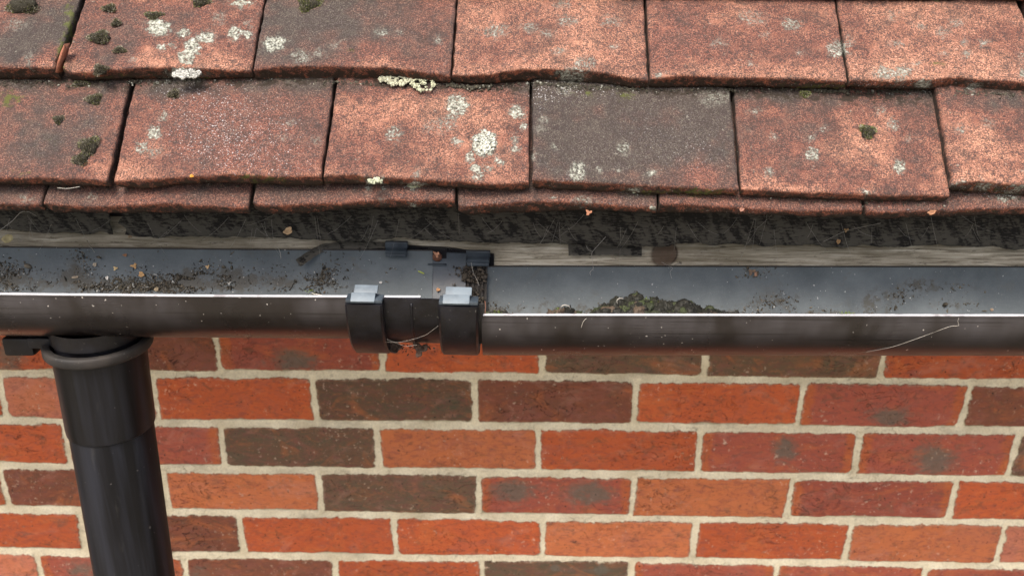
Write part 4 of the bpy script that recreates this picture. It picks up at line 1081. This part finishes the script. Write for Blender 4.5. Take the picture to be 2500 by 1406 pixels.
# ------------------------------------------------------------------ litter in the gutters
def in_gutter(px, py, side):
    c = axis_at((px - CX) / F_PX * .76, side)
    return hit_cyl(px, py, c[1], c[2], R_I), c
def gnorm(P, c): return nrm(np.array((0, c[1] - P[1], c[2] - P[2])))
def grit(name, side, zones, n, label):
    S = Soup()
    for k in range(n):
        x, y, rx, ry, a = zones[RNG.choice(len(zones), p=np.array([z[2] * z[3] * z[4] for z in zones]) / sum(z[2] * z[3] * z[4] for z in zones))]
        px, py = x + RNG.normal() * rx * .62, y + RNG.normal() * ry * .62
        lim = 716 if side == 'L' else 769
        if py > lim or px < -60 or px > 2560 or (side == 'L' and px > 1030): continue
        if fbm(np.array([[px / 2500., py / 1400., 0.]]), 45, 3, 6)[0] < -.02 and RNG.random() < .9: continue
        P, c = in_gutter(px, py, side); nn = gnorm(P, c)
        V, F = ICO1; s_ = RNG.gamma(3, .00018)
        q = V * np.clip(1 + .4 * RNG.normal(size=(len(V), 1)), .3, 1.8) * np.array((1.3, .7, .45)) * RNG.uniform(.4, 1.4, 3) * s_
        t = RNG.random()
        col = np.array((.045, .038, .026)) * RNG.uniform(.4, 2.2) if t < .84 else (np.array((.13, .11, .08)) if t < .97 else np.array((.38, .38, .35)))
        S.add(q @ rot_rand() + P + nn * s_ * .35, F, col)
    tag(S.build(name, [M_SOIL]), label, 'grit', kind='stuff')
DLG = DL + [(190, 640, 22, 30, .7), (330, 705, 110, 12, 1), (100, 665, 60, 12, .6)]
DRG = [z for z in DR] + [(1500, 765, 200, 6, .4), (1330, 764, 60, 6, .8)]
grit('gutter_grit', 'L', DLG, 11000, 'dry brown grit and moss crumbs strewn along the left gutter')
grit('gutter_grit', 'R', DRG, 2600, 'fine dirt specks in the right gutter')
grit('gutter_grit', 'L', [(500, 665, 500, 40, 1.0), (900, 670, 130, 40, 1)], 700, 'sparse loose specks over the left gutter')
S = Soup()
for k in range(900):                              # dirt over the seal
    px, py = RNG.normal(1150, 22), RNG.uniform(650, 770)
    if px > 1184 or (px < 1105 and RNG.random() < .5): continue
    if fbm(np.array([[px / 2500., py / 1400., 0.]]), 70, 3, 16)[0] < -.05: continue
    P, c = in_gutter(px, py, 'L'); nn = gnorm(P, c); V, F = ICO1; s_ = RNG.gamma(3, .0003)
    S.add((V * RNG.uniform(.4, 1.4, 3) * s_) @ rot_rand() + P + nn * .001, F, np.array((.035, .028, .020)) * RNG.uniform(.4, 2.2))
tag(S.build('seal_dirt', [M_SOIL]), 'black dirt caked over the ribbed seal inside the union', 'dirt', kind='stuff')

def heap(x0, x1, tops, label, n, green=(), side='R', size=(.0014, .0058)):
    root = None
    S = Soup(); xs_ = [t[0] for t in tops]; ys_ = [t[1] for t in tops]
    for k in range(n):
        px = RNG.uniform(x0, x1); yt = np.interp(px, xs_, ys_); r = RNG.uniform(*size)
        py = RNG.uniform(yt + r * 2900, 800 if side == 'R' else 745)
        if yt + r * 2900 > 790: continue
        frac = (py - yt) / 60
        yd = GY + .026 - .046 * np.clip(frac, 0, 1) + RNG.normal() * .004
        P = hit_y(px, py, yd); c = axis_at(P[0], side)
        if (P[1] - c[1]) ** 2 + (P[2] - c[2]) ** 2 > (R_I - r * .6) ** 2 and P[2] < c[2]: 
            continue
        V, F = ICO3 if r > .0022 else ICO2
        q = V * (1 + .55 * fbm(V + k * 3.1, 1.7, 3, k)[:, None] + .35 * fbm(V + k * 1.3, 5.5, 2, k + 5)[:, None]) * RNG.uniform((.8, .8, .5), (1.5, 1.4, 1.1)) * r
        t = RNG.random()
        col = np.array((.0055, .0055, .0035)) * RNG.uniform(.5, 2.2) if t < .72 else (np.array((.020, .026, .009)) * RNG.uniform(.6, 1.8) if t < .95 else np.array((.060, .042, .028)))
        S.add(q @ rot_rand() + P, F, col)
    for k in range(int(n * 2.2)):                 # dead leaf and bark flakes
        px = RNG.uniform(x0, x1); yt = np.interp(px, xs_, ys_); py = RNG.uniform(yt - 2, 790)
        P = hit_y(px, py, GY + .026 - .046 * np.clip((py - yt) / 60, 0, 1) - .0015); c = axis_at(P[0], side)
        if (P[1] - c[1]) ** 2 + (P[2] - c[2]) ** 2 > (R_I - .002) ** 2 or (side == 'L' and py > 722): continue
        a = nrm(RNG.normal(size=3)) * RNG.uniform(.0006, .0019); b_ = nrm(np.cross(a, RNG.normal(size=3))) * RNG.uniform(.0003, .0009)
        S.add([P - a, P + b_, P + a + b_ * .4, P - b_ * .7], [(0, 1, 2, 3)], np.array((.022, .018, .011)) * RNG.uniform(.3, 2.6))
    e = empty('moss_heap', hit_y((x0 + x1) / 2, 790, GY), label, 'moss heap', 'heaps of moss and soil in the gutter')
    S.build('soil_clods', [M_SOIL], e)
    if green:
        G = Soup()
        for gx, gy, gw, gh, gn in green:
            for k in range(gn):
                px, py = RNG.normal(gx, gw / 2.4), RNG.normal(gy, gh / 2.4)
                P = hit_y(px, py, GY + .026 - .046 * np.clip((py - np.interp(px, xs_, ys_)) / 60, 0, 1) - .0055)
                dw = nrm(np.array((0, -.5, .8)) + RNG.normal(size=3) * .6); sd = nrm(np.cross(dw, RNG.normal(size=3))) * RNG.uniform(.0002, .0005)
                ln = RNG.uniform(.0009, .0028)
                G.add([P - sd, P + sd, P + dw * ln * .6 + sd * .8, P + dw * ln], [(0, 1, 2, 3)], np.array((.17, .24, .03)) * RNG.uniform(.45, 1.5))
        G.build('moss_shoots', [M_MOSS], e)
    return e
heap(1450, 1810, [(1450, 766), (1464, 746), (1490, 740), (1512, 727), (1535, 722), (1555, 710), (1566, 729), (1600, 727), (1630, 737), (1650, 735), (1672, 731), (1695, 744), (1712, 756), (1730, 747), (1750, 757), (1810, 770)],
     'long dark heap of moss and soil with bright green shoots in the right gutter', 1100, [(1525, 741, 34, 14, 110), (1585, 741, 26, 10, 60), (1535, 763, 34, 10, 120), (1500, 757, 20, 12, 40), (1660, 752, 50, 14, 50), (1575, 733, 6, 6, 10)])
heap(1335, 1425, [(1335, 774), (1350, 760), (1368, 748), (1390, 750), (1405, 760), (1425, 772)], 'small mound of brown litter with a curled white root in the right gutter', 150, [(1360, 757, 12, 8, 12)])
heap(1172, 1245, [(1172, 762), (1190, 762), (1210, 760), (1226, 754), (1236, 758), (1245, 772)], 'dark moss clod at the open end of the right gutter', 130, [(1214, 766, 22, 8, 60)], size=(.001, .003))
heap(750, 812, [(750, 716), (768, 712), (790, 708), (805, 718), (812, 722)], 'small curl of black litter behind the rim of the left gutter', 40, [(756, 712, 10, 6, 12)], side='L', size=(.0008, .002))
heap(2048, 2085, [(2048, 770), (2062, 764), (2078, 766), (2085, 772)], 'tiny green moss tuft behind the rim of the right gutter', 14, [(2064, 766, 20, 6, 50)], size=(.0008, .0016))
heap(1838, 1885, [(1838, 764), (1848, 759), (1860, 768), (1885, 773)], 'small brown leaf scrap heap right of the long moss heap', 24, (), size=(.0008, .0018))

def hit_front(px, py, lift=.0004):              # near face of the gutter, seen from outside
    c = axis_at((px - CX) / F_PX * .70, 'R' if px > 1170 else 'L')
    r = .0694 if 845 < px < 940 or 1073 < px < 1170 else (.0594 if 940 <= px <= 1073 else R_O)
    r += lift; d = ray(px, py); oy, oz = ORG[1] - c[1], ORG[2] - c[2]
    a = d[1] ** 2 + d[2] ** 2; b_ = 2 * (oy * d[1] + oz * d[2]); cc = oy * oy + oz * oz - r * r
    return ORG + d * ((-b_ - math.sqrt(max(b_ * b_ - 4 * a * cc, 0))) / (2 * a))
def thread(pts, r, label, name='cobweb_thread', cat='cobweb', mat=None, group='loose threads of cobweb and root', sub=6):
    P = []
    for (x, y, d) in pts: P.append(hit_front(x, y) if d == 'F' else hit_y(x, y, d))
    P = np.array(P); t = np.linspace(0, len(P) - 1, (len(P) - 1) * sub + 1)
    Q = np.stack([np.interp(t, range(len(P)), P[:, k]) for k in range(3)], -1)
    ker = np.array((.25, .5, .25))
    for _ in range(2):
        Z = Q.copy()
        Z[1:-1] = .25 * Q[:-2] + .5 * Q[1:-1] + .25 * Q[2:]; Q = Z
    V, F = tube_vf(Q, r)
    s = Soup(); s.add(V, F); o = s.build(name, [mat or M_WEB])
    return tag(o, label, cat, group)
G0 = GY - .0575
thread([(2341, 776, 'F'), (2338, 784, 'F'), (2342, 795, 'F'), (2320, 796, 'F'), (2240, 826, 'F'), (2180, 847, 'F'), (2115, 859, 'F')], .00014, 'long white cobweb thread slanting down the front of the right gutter')
thread([(1479, 578, GY + .044), (1450, 610, GY + .048), (1444, 618, GY + .05), (1447, 645, GY + .05), (1449, 656, GY + .05), (1440, 664, GY + .048), (1441, 672, GY + .045)], .00018, 'white zigzag rootlet hanging over the felt tab on the timber')
thread([(1431, 600, GY + .046), (1436, 610, GY + .048), (1446, 614, GY + .049)], .00014, 'short side branch of the zigzag rootlet on the felt tab')
thread([(0, 562, GY + .03), (30, 540, GY + .03), (48, 520, GY + .02), (58, 516, GY + .02), (70, 517, GY + .02), (90, 528, GY + .03)], .00022, 'pale twig curving up to the eaves at the left edge of the photo')
thread([(937, 835, G0 + .004), (975, 836, G0 - .005), (1010, 828, G0), (1040, 818, G0), (1070, 795, G0 - .006)], .00007, 'web strand across the underside of the union')
thread([(945, 828, G0), (970, 838, G0 + .006), (990, 846, G0 + .012), (1018, 842, G0 + .012)], .0001, 'short web strand beside the crumpled leaf under the union')
thread([(676, 600, GY + .055), (684, 615, GY + .05), (686, 632, GY + .047)], .00018, 'pale rootlet dangling over the back of the left gutter below the curled petal')
thread([(1150, 640, GY + .045), (1156, 668, GY + .042), (1163, 680, GY + .04), (1170, 697, GY + .035)], .00016, 'pale rootlet lying over the rubber seal')
thread([(1615, 640, GY + .05), (1645, 655, GY + .049), (1635, 662, GY + .046), (1640, 680, GY + .042)], .00010, 'faint web thread below the timber knot')
thread([(2010, 590, GY + .04), (2065, 563, GY + .03), (2150, 545, GY + .01)], .00012, 'fine web line holding two small leaves under the eaves on the right')
thread([(140, 459, ROWY[3] - .002), (165, 461, ROWY[3] - .003), (195, 456, ROWY[3] - .004)], .00018, 'short pale straw lying on the second eaves tile')
thread([(1432, 777, 'F'), (1424, 784, 'F'), (1419, 800, 'F')], .00018, 'small wisp of web stuck to the front of the right gutter below the litter mound')
thread([(1369, 755, GY - .002), (1371, 747, GY - .004), (1380, 744, GY - .005), (1390, 748, GY - .004), (1393, 755, GY - .002)], .00045, 'curled white root arching over the small litter mound', cat='root', name='curled_root')
thread([(1507, 741, GY), (1506, 733, GY - .001), (1512, 728, GY - .001), (1521, 729, GY)], .0004, 'short white root hook on the long moss heap', cat='root', name='curled_root')
thread([(217, 600, GY + .055), (225, 607, GY + .05), (231, 616, GY + .046)], .00022, 'tiny twig scrap on the back rim of the left gutter', cat='twig', name='twig')
thread([(1184, 735, GY - .01), (1186, 750, GY - .014), (1184, 768, GY - .018)], .0004, 'orange brown stalk standing at the open end of the right gutter', cat='twig', name='twig', mat=M_SCREW)
thread([(762, 716, GY - .03), (775, 719, GY - .034), (800, 724, GY - .038)], .0004, 'white root scrap behind the rim of the left gutter', cat='root', name='curled_root')
for k, (x, y, u, v_) in enumerate([(420, 600, 0, 0)]): pass

S = Soup()
for k in range(60):
    x, y = RNG.normal(1005, 34), RNG.normal(848, 8)
    if not 935 < x < 1072: continue
    P = hit_y(x, y, G0 + .026 + RNG.normal() * .004); a = nrm(RNG.normal(size=3)) * RNG.uniform(.0008, .0035); b_ = nrm(np.cross(a, RNG.normal(size=3))) * RNG.uniform(.0003, .0016)
    S.add([P - a, P + b_, P + a + b_ * .4, P - b_ * .7], [(0, 1, 2, 3)], np.array((.05, .03, .02)) * RNG.uniform(.4, 2))
tag(S.build('leaf_litter', [M_SOIL]), 'brown leaf litter hanging in web under the middle of the union', 'leaf litter', kind='stuff')
S = Soup(); n_web = 0
for k in range(70):
    x = RNG.uniform(0, 2500); y = RNG.uniform(520, 560); a = RNG.uniform(-1.2, 1.2); L = RNG.uniform(30, 110)
    x2, y2 = x + L * math.sin(a), min(y + L * abs(math.cos(a)), 690); d1, d2 = GY + RNG.uniform(.0, .025), GY + RNG.uniform(.03, .045)
    P = [hit_y(x + (x2 - x) * t, y + (y2 - y) * t + 6 * math.sin(math.pi * t) * RNG.uniform(.6, 1), d1 + (d2 - d1) * t) for t in np.linspace(0, 1, 6)]
    V, F = tube_vf(P, .00006, 4); S.add(V, F)
tag(S.build('fine_cobweb', [M_WEB]), 'fine cobweb strands strung under the eaves', 'cobweb', kind='stuff')

def leaf(px, py, w, h, col, label, where, ang=0.0, shape='lobed', cup=.25, name='dry_leaf'):
    """small dry leaf or petal; where = depth or gutter side"""
    if isinstance(where, str):
        P, c = in_gutter(px, py, where); nn = gnorm(P, c); P = P + nn * .0012
        nn = nrm(nn + np.array((0, -.3, .2)))
    else:
        P = hit_y(px, py, where); nn = nrm(ORG - P + np.array((0, 0, .15)))
    X = nrm(np.array((1, 0, 0)) - nn * nn[0]); Y = np.cross(nn, X)
    ca, sa = math.cos(ang), math.sin(ang); X, Y = X * ca + Y * sa, Y * ca - X * sa
    n = 28; ring = []
    for k in range(n):
        a = 2 * math.pi * k / n
        if shape == 'lobed': r = .72 + .28 * math.cos(3 * a + .4) + .08 * math.sin(7 * a)
        elif shape == 'long': r = 1 / math.sqrt((math.cos(a)) ** 2 + (math.sin(a) / .5) ** 2) + .06 * math.sin(9 * a)
        else: r = .85 + .1 * math.sin(3 * a + px) + .08 * math.sin(5 * a)
        ring.append((r * math.cos(a), r * math.sin(a)))
    V = [(0, 0)] + [(x * .5, y * .5) for x, y in ring] + ring
    V = np.array(V); sx, sy = w / 2 / 2800, h / 2 / 2800
    rr = (V ** 2).sum(1)
    z = cup * rr * sx + .25 * sx * np.sin(V[:, 0] * 3 + px) * rr
    W = P + X * (V[:, :1] * sx) + Y * (V[:, 1:] * sy) + nn * z[:, None]
    W2 = W - nn * .00025
    F = [(0, 1 + k, 1 + (k + 1) % n) for k in range(n)] + [(1 + k, 1 + n + k, 1 + n + (k + 1) % n, 1 + (k + 1) % n) for k in range(n)]
    b = len(W); F2 = [tuple(i + b for i in f[::-1]) for f in F]; E = [(1 + n + k, b + 1 + n + k, b + 1 + n + (k + 1) % n, 1 + n + (k + 1) % n) for k in range(n)]
    S = Soup(); cc = np.array(col) * (1 - .35 * np.exp(-rr * 3))[:, None]
    S.add(np.concatenate([W, W2]), F + F2 + E, np.concatenate([cc, cc * .8]))
    return tag(S.build(name, [M_LEAF]), label, 'leaf', 'small dry leaves')
TAN, PALEL, BRN = (.55, .33, .14), (.66, .52, .33), (.30, .14, .065)
leaf(18, 583, 26, 40, (.58, .48, .24), 'pale yellow leaf hanging at the left edge of the photo below a twig', GY + .048, .5, 'long')
leaf(703, 565, 26, 20, (.72, .50, .28), 'curled pale petal stuck on the felt left of the union', GY + .044, .6, 'oval', .8)
leaf(283, 655, 14, 12, (.70, .52, .26), 'yellow three lobed leaf in the left gutter between two others', 'L', .3)
leaf(329, 649, 16, 18, TAN, 'tan three lobed leaf high in the left gutter', 'L', 1.2)
leaf(347, 670, 17, 15, TAN, 'tan rounded leaf on the grit of the left gutter', 'L', 2.0, 'oval')
leaf(508, 651, 13, 11, (.60, .40, .2), 'triangular tan leaf alone at the middle of the left gutter', 'L', .8)
leaf(307, 622, 12, 9, BRN, 'tiny brown leaf near the back rim of the left gutter', 'L', .1, 'oval')
leaf(233, 646, 13, 12, (.36, .30, .22), 'dull brown leaf wrapped in web in the left gutter', 'L', .5, 'oval')
leaf(185, 677, 17, 12, (.38, .31, .22), 'grey brown scrap leaf in the thick grit', 'L', .2, 'long')
leaf(263, 679, 10, 12, (.66, .64, .58), 'white flake in the thick grit of the left gutter', 'L', .2, 'oval')
leaf(383, 707, 12, 22, (.34, .27, .17), 'narrow brown leaf lying near the front rim of the left gutter', 'L', .5, 'long')
leaf(1029, 665, 19, 7, (.42, .50, .08), 'bright yellow green shred beside the edge line in the union', 'L', -.4, 'long')
leaf(930, 690, 8, 12, (.62, .60, .56), 'white seed husk on the left gutter behind the first clip', 'L', .2, 'long')
leaf(1070, 708, 12, 10, (.50, .26, .12), 'small orange leaf inside the union behind the second clip', 'L', .2, 'oval')
leaf(1139, 677, 8, 16, (.45, .2, .07), 'orange shred in the black dirt of the seal', 'L', 1.3, 'long')
leaf(1066, 621, 15, 22, (.52, .26, .15), 'crumpled brown leaf on the screw of the union', GY + .0500, .7, 'lobed', .6)
leaf(1437, 519, 17, 15, (.30, .13, .07), 'orange leaf hanging under the dusky eaves tile', ROWY[3] + .002, .3)
leaf(2066, 562, 13, 11, (.34, .22, .10), 'upper of two brown leaves held in web under the right eaves', GY + .03, .5)
leaf(2047, 590, 13, 11, (.36, .21, .09), 'lower of two brown leaves held in web under the right eaves', GY + .035, 1.5, 'oval')
leaf(1833, 662, 22, 18, (.22, .15, .10), 'dark tangled leaf scrap on the back rim of the right gutter', 'R', .5, 'lobed', .6)
leaf(1845, 668, 14, 10, (.40, .22, .14), 'small reddish leaf beside the dark tangled scrap', 'R', 1.1, 'oval')
leaf(2402, 760, 14, 5, (.10, .08, .05), 'dark boat shaped seed near the rim at the far right', 'R', .0, 'long')
leaf(2420, 757, 9, 8, (.30, .22, .15), 'round brown seed near the rim at the far right', 'R', .0, 'oval')
leaf(1025, 853, 40, 46, (.060, .032, .020), 'crumpled dark brown leaf hanging under the middle of the union', G0 + .026, .4, 'lobed', .9)
leaf(965, 850, 34, 30, (.05, .028, .018), 'dark brown leaf tucked behind the first strap under the union', G0 + .03, .9, 'oval', .9)
leaf(2275, 519, 20, 12, (.26, .12, .06), 'orange leaf on the lower edge of the right eaves tile', ROWY[3] - .004, .2, 'oval')
leaf(1632 - 0, 750, 9, 11, (.55, .2, .09), 'orange crumb of clay on the long moss heap', GY + .012, .2, 'oval')
leaf(1552, 722, 7, 11, (.75, .75, .72), 'white flake standing on the peak of the long moss heap', GY + .016, .2, 'oval')
leaf(1811, 512, 13, 10, (.26, .12, .08), 'pinkish husk on the edge of the smooth red eaves tile', ROWY[3] - .004, .2, 'oval')
leaf(468, 430, 10, 8, (.55, .26, .03), 'tiny orange lichen fleck on the edge of the specked tile', ROWY[2] - .002, .2, 'oval', name='lichen_fleck')
leaf(317, 578, 12, 8, (.35, .25, .15), 'brown husk hanging in web in the felt tear', GY + .044, .2, 'oval')
